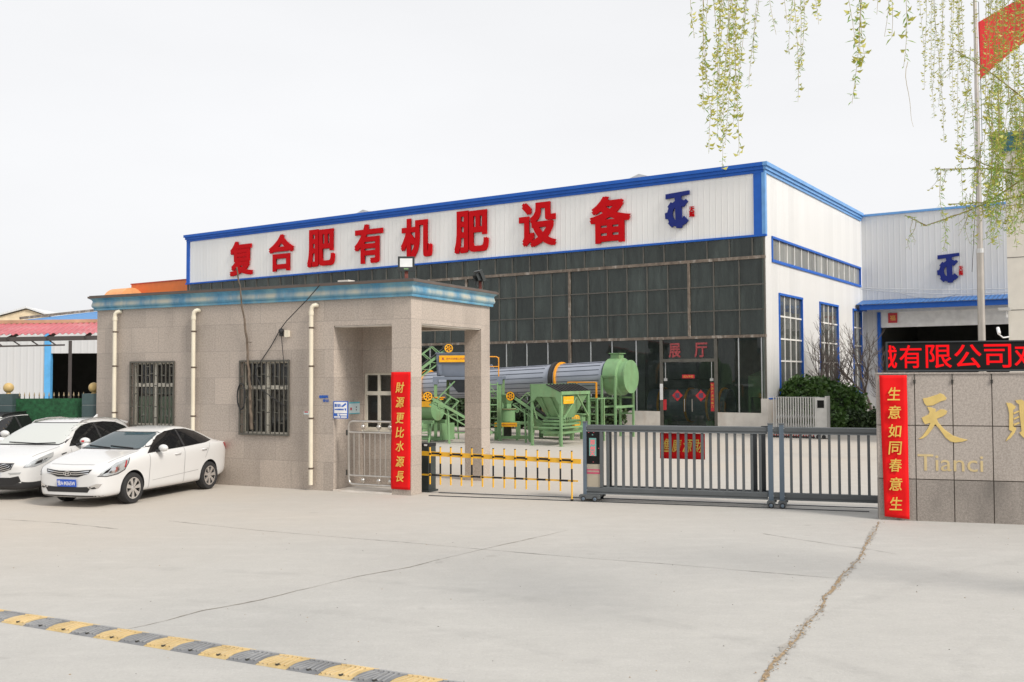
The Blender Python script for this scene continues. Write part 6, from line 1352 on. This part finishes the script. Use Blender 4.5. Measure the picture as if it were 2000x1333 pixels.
# ---------------------------------------------------------------- sedan
S = dict(L=4.37, wb=2.57, front_axle=.86, halfw=.85, wheel_r=.308, arch=.345,
    stations=[0, .03, .09, .2, .36, .56, .8, 1.0, 1.16, 1.3, 1.45, 1.65, 1.9, 2.15, 2.45, 2.8, 3.1, 3.35, 3.6, 3.8, 4.0, 4.15, 4.27, 4.34, 4.37],
    top=[(0, .70), (.04, .765), (.15, .825), (.45, .91), (.85, .985), (1.16, 1.035), (1.36, 1.125), (1.8, 1.31), (2.1, 1.415), (2.4, 1.455), (2.75, 1.455), (3.1, 1.395), (3.5, 1.26), (3.8, 1.125), (4.0, 1.07), (4.2, 1.045), (4.3, 1.02), (4.37, .93)],
    belt=[(0, .62), (.1, .72), (.3, .79), (.7, .87), (1.2, .93), (2.0, .955), (3.0, 1.0), (3.7, 1.03), (4.1, 1.02), (4.3, .96), (4.37, .86)],
    bottom=[(0, .24), (.05, .19), (.2, .18), (.8, .19), (3.6, .19), (4.0, .24), (4.3, .3), (4.37, .4)],
    w=[(0, .54), (.03, .65), (.09, .725), (.2, .785), (.4, .82), (.8, .84), (1.3, .85), (3.0, .85), (3.6, .835), (4.0, .79), (4.2, .73), (4.32, .64), (4.37, .50)],
    wr=[(0, .42), (.2, .60), (.6, .69), (1.16, .735), (1.3, .72), (1.7, .64), (2.1, .575), (2.8, .57), (3.2, .56), (3.6, .58), (3.9, .60), (4.2, .56), (4.37, .4)],
    char=[(0, 0), (4.4, 0)])
def sedan():
    t = thing("sedan", "white sedan with dark tinted windows parked nose out beside the gatehouse, nearest of the cars", "car", (-7.94, 20.95, 0), -107.0)
    b, bvh, xo = car_body(S, t); X = lambda s: xo - s
    patch(bvh, "windscreen_border", "car_trim", b, [(-.68, 1.035), (.68, 1.035), (.735, 1.075), (.60, 1.32), (.53, 1.352), (-.53, 1.352), (-.60, 1.32), (-.735, 1.075)], **FR, off=.003)
    TP = dict(a=(1, 0, 0), b=(0, 1, 0), d=(0, 0, -1), origin=(0, 0, 3))
    patch(bvh, "bonnet_gap", "gap_grey", b, [(X(.30), .665), (X(.7), .70), (X(1.15), .715), (X(1.15), .725), (X(.7), .712), (X(.30), .677)], **TP, off=.003, mirror=True)
    patch(bvh, "bonnet_gap", "gap_grey", b, [(X(.145), -.5), (X(.12), 0), (X(.145), .5), (X(.157), .5), (X(.132), 0), (X(.157), -.5)], **TP, off=.003)
    patch(bvh, "bumper_lip", "car_black", b, [(-.70, .24), (.70, .24), (.70, .215), (-.70, .215)], **FR, off=.004)
    patch(bvh, "crease_shade", "gap_grey", b, [(X(1.45), .40), (X(3.0), .47), (X(3.0), .482), (X(1.45), .408)], **SD, off=.002, mirror=True)  # grey line painted as the shade along the lower door crease
    patch(bvh, "windscreen", "car_windscreen", b, [(-.66, 1.055), (.66, 1.055), (.70, 1.085), (.575, 1.31), (.51, 1.338), (-.51, 1.338), (-.575, 1.31), (-.70, 1.085)], **FR)
    dlo = [(X(1.30), .955), (X(1.52), 1.10), (X(1.85), 1.275), (X(2.15), 1.355), (X(2.5), 1.385), (X(2.85), 1.375), (X(3.2), 1.30), (X(3.48), 1.175), (X(3.60), 1.085), (X(3.3), 1.045), (X(2.6), 1.01), (X(1.9), .985)]
    patch(bvh, "side_window", "car_glass_dark", b, dlo, **SD, mirror=True)
    patch(bvh, "window_pillar", "car_trim", b, [(X(2.50), 1.02), (X(2.56), 1.02), (X(2.53), 1.385), (X(2.48), 1.385)], **SD, off=.009, mirror=True)
    patch(bvh, "headlight", "lamp_clear", b, [(X(.04), .62), (X(.14), .715), (X(.48), .84), (X(.84), .905), (X(.80), .81), (X(.66), .70), (X(.48), .64), (X(.22), .61)], **ANG, mirror=True, cell=.04)
    patch(bvh, "lamp_reflector", "chrome", b, [(X(.24), .665), (X(.36), .745), (X(.52), .78), (X(.52), .69), (X(.36), .655)], **ANG, off=.009, mirror=True, cell=.04)
    patch(bvh, "lamp_mask", "screen_black", b, [(X(.12), .645), (X(.20), .71), (X(.34), .765), (X(.23), .67)], **ANG, off=.009, mirror=True, cell=.04); patch(bvh, "indicator", "tail_red", b, [(X(.66), .745), (X(.72), .86), (X(.76), .87), (X(.70), .74)], **ANG, off=.009, mirror=True, cell=.04)
    patch(bvh, "headlight_trim", "car_trim", b, [(X(.02), .608), (X(.22), .595), (X(.49), .625), (X(.68), .69), (X(.87), .92), (X(.84), .905), (X(.66), .70), (X(.48), .64), (X(.22), .61), (X(.04), .62)], **ANG, off=.008, mirror=True, cell=.04)
    patch(bvh, "grille", "car_black", b, [(-.53, .735), (-.48, .665), (-.24, .59), (.24, .59), (.48, .665), (.53, .735), (.2, .705), (-.2, .705)], **FR, cell=.03)
    for z0, z1 in ((.666, .68), (.628, .64)): patch(bvh, "grille_bar", "chrome", b, [(-.48, z0 + .03), (-.2, z0), (.2, z0), (.48, z0 + .03), (.48, z1 + .034), (.2, z1), (-.2, z1), (-.48, z1 + .034)], **FR, off=.012, cell=.04)
    el = [(.085 * math.cos(a), .655 + .048 * math.sin(a)) for a in [2 * math.pi * k / 20 for k in range(20)]]; ei = [(.068 * math.cos(a), .655 + .035 * math.sin(a)) for a in [2 * math.pi * k / 20 for k in range(20)]]
    patch(bvh, "emblem", "chrome", b, el, **FR, off=.016, cell=.1); q = patch(bvh, "emblem_field", "car_black", b, ei, **FR, off=.019, cell=.1)
    patch(bvh, "emblem_letter", "chrome", b, [(y, z + .055) for y, z in [(-.045, .575), (-.025, .575), (-.012, .598), (.012, .603), (.022, .575), (.034, .577), (.045, .625), (.025, .625), (.012, .612), (-.012, .607), (-.022, .625), (-.036, .623)]], **FR, off=.022, cell=.2)
    patch(bvh, "lower_intake", "car_black", b, [(-.54, .415), (-.46, .30), (.46, .30), (.54, .415), (.3, .40), (-.3, .40)], **FR, cell=.04)
    patch(bvh, "fog_lamp", "chrome", b, [(.40, .40), (.50, .36), (.64, .385), (.70, .46), (.60, .465)], a=(0, 1, 0), b=(0, 0, 1), d=(-1, -.35, 0), origin=(3, .35, 0), cell=.04, mirror=True)
    patch(bvh, "fog_recess", "car_black", b, [(.47, .385), (.52, .368), (.60, .38), (.56, .41)], a=(0, 1, 0), b=(0, 0, 1), d=(-1, -.35, 0), origin=(3, .35, 0), off=.009, cell=.04, mirror=True)
    patch(bvh, "tail_light", "tail_red", b, [(X(4.02), 1.0), (X(4.36), .98), (X(4.36), .80), (X(4.25), .83), (X(4.1), .91)], **SD, cell=.04, mirror=True)
    for pl in ([(X(1.33), .26), (X(1.345), .26), (X(1.355), .93), (X(1.34), .93)], [(X(2.49), .26), (X(2.505), .26), (X(2.505), 1.0), (X(2.49), 1.0)], [(X(3.24), .72), (X(3.255), .72), (X(3.45), 1.03), (X(3.435), 1.03)]): patch(bvh, "door_gap", "gap_grey", b, pl, **SD, off=.003, mirror=True)
    for s in (2.25, 3.2):
        h = bvh.ray_cast(Vector((X(s), 3, .885 + .03 * (s - 2.25))), Vector((0, -1, 0)))[0]
        for sg in (1, -1): mb = MB(); mb.path([(X(s) + .1, sg * (h.y - .01), h.z - .005), (X(s) + .08, sg * (h.y + .03), h.z), (X(s) - .08, sg * (h.y + .03), h.z + .006), (X(s) - .1, sg * (h.y - .01), h.z + .006)], .014, 6); mb.build("door_handle", "car_white", b, smooth=60)
    for sg in (1, -1):
        mb = MB(); mb.sphere((0, 0, 0), 1, 14); o = mb.build("wing_mirror", "car_white", b, (X(1.62), sg * .955, 1.045), (0, 0, R(-8 * sg)), smooth=80); o.scale = (.075, .115, .075)
        mb = MB(); mb.path([(X(1.58), sg * .80, .985), (X(1.6), sg * .90, 1.0)], .03, 6); mb.build("mirror_arm", "car_black", b)
    for y0, y1 in ((.55, -.05), (.0, -.58)):
        pts = []
        for k in range(7):
            y = y0 + (y1 - y0) * k / 6; h = bvh.ray_cast(Vector((4, y, 1.055 + .035 * k / 6 * (1 if y0 > .3 else 1))), Vector((-1, 0, 0)))[0]
            if h: pts.append(h + Vector((.016, 0, .012)))
        mb = MB(); mb.path(pts, .011, 5); mb.build("wiper", "car_black", b)
    number_plate(t, X(-.02), .475, "豫A·M365W", 8)
    for x, red in ((S['wb'] / 2, True), (-S['wb'] / 2, False)):
        for sg in (1, -1): wheel(t, x, sg * .745, S['wheel_r'], sg, .195, 7, red)
    mb = MB(); mb.box(-1.0, 1.0, -.6, .6, .17, .26); mb.build("underbody", "car_trim", t)
    mb = MB(); mb.path([(X(3.0), 0, 1.40), (X(3.35), 0, 1.62)], .004, 4); mb.build("aerial", "car_black", b)
    return t
sedan()

# ---------------------------------------------------------------- crossovers
S2 = dict(L=4.50, wb=2.67, front_axle=.90, halfw=.90, wheel_r=.35, arch=.40, clad=.42,
    stations=[0, .03, .09, .2, .36, .56, .8, 1.0, 1.16, 1.3, 1.45, 1.65, 1.9, 2.15, 2.45, 2.8, 3.1, 3.4, 3.7, 3.95, 4.15, 4.3, 4.42, 4.5],
    top=[(0, .80), (.05, .90), (.2, .965), (.5, 1.02), (.9, 1.08), (1.18, 1.13), (1.4, 1.265), (1.8, 1.49), (2.1, 1.60), (2.4, 1.655), (2.9, 1.675), (3.4, 1.65), (3.9, 1.58), (4.1, 1.50), (4.3, 1.25), (4.42, 1.06), (4.5, .98)],
    belt=[(0, .72), (.1, .82), (.3, .90), (.7, .97), (1.2, 1.025), (2.0, 1.06), (3.0, 1.11), (3.7, 1.17), (4.1, 1.17), (4.4, 1.0), (4.5, .9)],
    bottom=[(0, .34), (.05, .28), (.2, .24), (.8, .24), (3.6, .24), (4.1, .28), (4.4, .36), (4.5, .45)],
    w=[(0, .50), (.03, .63), (.09, .74), (.2, .82), (.4, .87), (.8, .90), (1.3, .905), (3.0, .905), (3.7, .89), (4.1, .85), (4.35, .76), (4.5, .62)],
    wr=[(0, .4), (.2, .62), (.6, .74), (1.16, .79), (1.3, .78), (1.7, .70), (2.1, .64), (2.8, .63), (3.4, .62), (3.9, .60), (4.2, .58), (4.5, .5)],
    char=[(0, 0), (4.5, 0)])
def suv(label, loc, rz, roof_black, text):
    t = thing("crossover", label, "car", loc, rz, "white crossovers parked beside the sedan"); b, bvh, xo = car_body(S2, t); X = lambda s: xo - s
    patch(bvh, "windscreen_border", "car_trim", b, [(-.73, 1.13), (.73, 1.13), (.79, 1.17), (.665, 1.55), (.60, 1.595), (-.60, 1.595), (-.665, 1.55), (-.79, 1.17)], **FR, off=.003)
    TP = dict(a=(1, 0, 0), b=(0, 1, 0), d=(0, 0, -1), origin=(0, 0, 3))
    patch(bvh, "bonnet_gap", "gap_grey", b, [(X(.30), .72), (X(.7), .76), (X(1.15), .775), (X(1.15), .786), (X(.7), .773), (X(.30), .733)], **TP, off=.003, mirror=True)
    patch(bvh, "windscreen", "car_windscreen_shade", b, [(-.71, 1.15), (.71, 1.15), (.755, 1.18), (.635, 1.54), (.57, 1.575), (-.57, 1.575), (-.635, 1.54), (-.755, 1.18)], **FR)
    dlo = [(X(1.38), 1.09), (X(1.52), 1.20), (X(1.85), 1.42), (X(2.15), 1.535), (X(2.5), 1.575), (X(3.0), 1.58), (X(3.5), 1.54), (X(3.85), 1.42), (X(3.95), 1.33), (X(3.7), 1.25), (X(3.2), 1.19), (X(2.4), 1.13), (X(1.9), 1.105)]
    patch(bvh, "side_window", "car_glass_dark", b, dlo, **SD, mirror=True); patch(bvh, "window_pillar", "car_trim", b, [(X(2.58), 1.15), (X(2.66), 1.15), (X(2.62), 1.575), (X(2.56), 1.575)], **SD, off=.009, mirror=True)
    ang = dict(a=(1, 0, 0), b=(0, 0, 1), d=(-.55, -1, 0), origin=(.55 * 2.26, 3, 0))
    patch(bvh, "headlight", "lamp_clear", b, [(X(.04), .73), (X(.10), .81), (X(.3), .885), (X(.66), .965), (X(.90), 1.01), (X(.84), .92), (X(.64), .83), (X(.3), .74)], **ang, mirror=True, cell=.04)
    patch(bvh, "lamp_mask", "car_black", b, [(X(.28), .79), (X(.36), .85), (X(.52), .885), (X(.48), .82)], **ang, off=.009, mirror=True, cell=.04); patch(bvh, "lamp_reflector", "chrome", b, [(X(.50), .83), (X(.55), .885), (X(.66), .91), (X(.60), .85)], **ang, off=.009, mirror=True, cell=.04)
    patch(bvh, "grille", "car_black", b, [(-.52, .83), (-.47, .70), (-.3, .645), (.3, .645), (.47, .70), (.52, .83)], **FR, cell=.04)
    for i in range(4): k = i * .035; patch(bvh, "grille_bar", "chrome", b, [(-.50 + k, .80), (-.45 + k, .705 + k), (-.28 + k, .66 + k), (.28 - k, .66 + k), (.45 - k, .705 + k), (.50 - k, .80), (.485 - k, .80), (.44 - k, .715 + k), (.27 - k, .672 + k), (-.27 + k, .672 + k), (-.44 + k, .715 + k), (-.485 + k, .80)], **FR, off=.012, cell=.06)
    patch(bvh, "bumper_intake", "car_black", b, [(-.62, .56), (-.66, .44), (-.5, .375), (.5, .375), (.66, .44), (.62, .56), (.45, .525), (-.45, .525)], **FR, cell=.04)
    patch(bvh, "lower_bumper", "car_trim", b, [(-.78, .42), (-.5, .345), (.5, .345), (.78, .42), (.80, .30), (-.80, .30)], **FR, off=.005, cell=.05)
    patch(bvh, "fog_lamp", "lamp_clear", b, [(.36, .625), (.42, .585), (.62, .60), (.64, .64)], a=(0, 1, 0), b=(0, 0, 1), d=(-1, -.3, 0), origin=(3, .27, 0), cell=.04, mirror=True)
    patch(bvh, "tail_light", "tail_red", b, [(X(4.1), 1.1), (X(4.45), 1.05), (X(4.45), .92), (X(4.2), .98)], **SD, cell=.04, mirror=True)
    for pl in ([(X(1.38), .45), (X(1.395), .45), (X(1.41), 1.05), (X(1.395), 1.05)], [(X(2.58), .45), (X(2.595), .45), (X(2.60), 1.13), (X(2.585), 1.13)]): patch(bvh, "door_gap", "gap_grey", b, pl, **SD, off=.003, mirror=True)
    patch(bvh, "side_vent", "car_black", b, [(X(1.02), .95), (X(1.22), .98), (X(1.2), .955), (X(1.05), .93)], **SD, mirror=True)
    for sg in (1, -1):
        mb = MB(); mb.sphere((0, 0, 0), 1, 14); o = mb.build("wing_mirror", "car_white", b, (X(1.68), sg * 1.03, 1.19), (0, 0, R(-8 * sg)), smooth=80); o.scale = (.085, .13, .085)
        mb = MB(); mb.path([(X(1.62), sg * .86, 1.11), (X(1.66), sg * .96, 1.14)], .035, 6); mb.build("mirror_arm", "car_black", b)
        if sg > 0 and not roof_black: mb = MB(); mb.box(-.7, .7, -.2, .2, -.4, .4); h = bpy.data.objects; mb = MB(); mb.box(X(1.60) , X(1.60) + .012, 1.0, 1.06, 1.175, 1.215); mb.build("mirror_ribbon", "caliper_red", b)
        pts = [bvh.ray_cast(Vector((X(s), sg * .57, 3)), Vector((0, 0, -1)))[0] + Vector((0, 0, hh)) for s, hh in ((2.15, .0), (2.25, .035), (2.7, .04), (3.2, .04), (3.7, .035), (3.85, .0))]
        mb = MB(); mb.path(pts, .018, 6); mb.build("roof_rail", "car_black" if roof_black else "alloy", b)
    if roof_black:
        patch(bvh, "black_roof", "car_black", b, [(-.56, 3.8), (.56, 3.8), (.56, 2.2), (-.56, 2.2)] and [(X(4.12), -.60), (X(4.12), .60), (X(2.05), .63), (X(2.05), -.63)], a=(1, 0, 0), b=(0, 1, 0), d=(0, 0, -1), origin=(0, 0, 3), cell=.1)
    mb = MB(); z = bvh.ray_cast(Vector((X(3.9), 0, 3)), Vector((0, 0, -1)))[0].z; mb.prism([(X(4.22), z - .05), (X(3.9), z + .012), (X(3.9), z - .02), (X(4.18), z - .1)], -.55, .55); mb.build("spoiler", "car_black" if roof_black else "car_white", b)
    mb = MB(); zf = bvh.ray_cast(Vector((X(3.65), 0, 3)), Vector((0, 0, -1)))[0].z; mb.prism([(X(3.56), zf - .02), (X(3.76), zf - .02), (X(3.78), zf + .10)], -.02, .02); mb.build("shark_fin", "car_white", b)
    pts = []
    for k in range(9):
        y = .62 - 1.1 * k / 8; h = bvh.ray_cast(Vector((4, y, 1.155 + .02 * abs(k - 3) / 4)), Vector((-1, 0, 0)))[0]
        if h: pts.append(h + Vector((.018, 0, .01)))
    mb = MB(); mb.path(pts, .013, 5); mb.build("wiper", "car_black", b)
    number_plate(t, X(-.012), .60, text, 4)
    for x in (S2['wb'] / 2, -S2['wb'] / 2):
        for sg in (1, -1): wheel(t, x, sg * .795, S2['wheel_r'], sg, .22, 9)
    mb = MB(); mb.box(-1.0, 1.0, -.6, .6, .2, .3); mb.build("underbody", "car_trim", t)
    return t
sv = suv("white crossover with a pale sunshade behind the windscreen, between the sedan and the frame edge", (-10.3, 22.2, -.03), -99, False, "9"); sv.scale = (1, 1, .955)
suv("white crossover with a black roof, the furthest left car cut off by the picture edge", (-13.1, 24.2, -.03), -99, True, "")
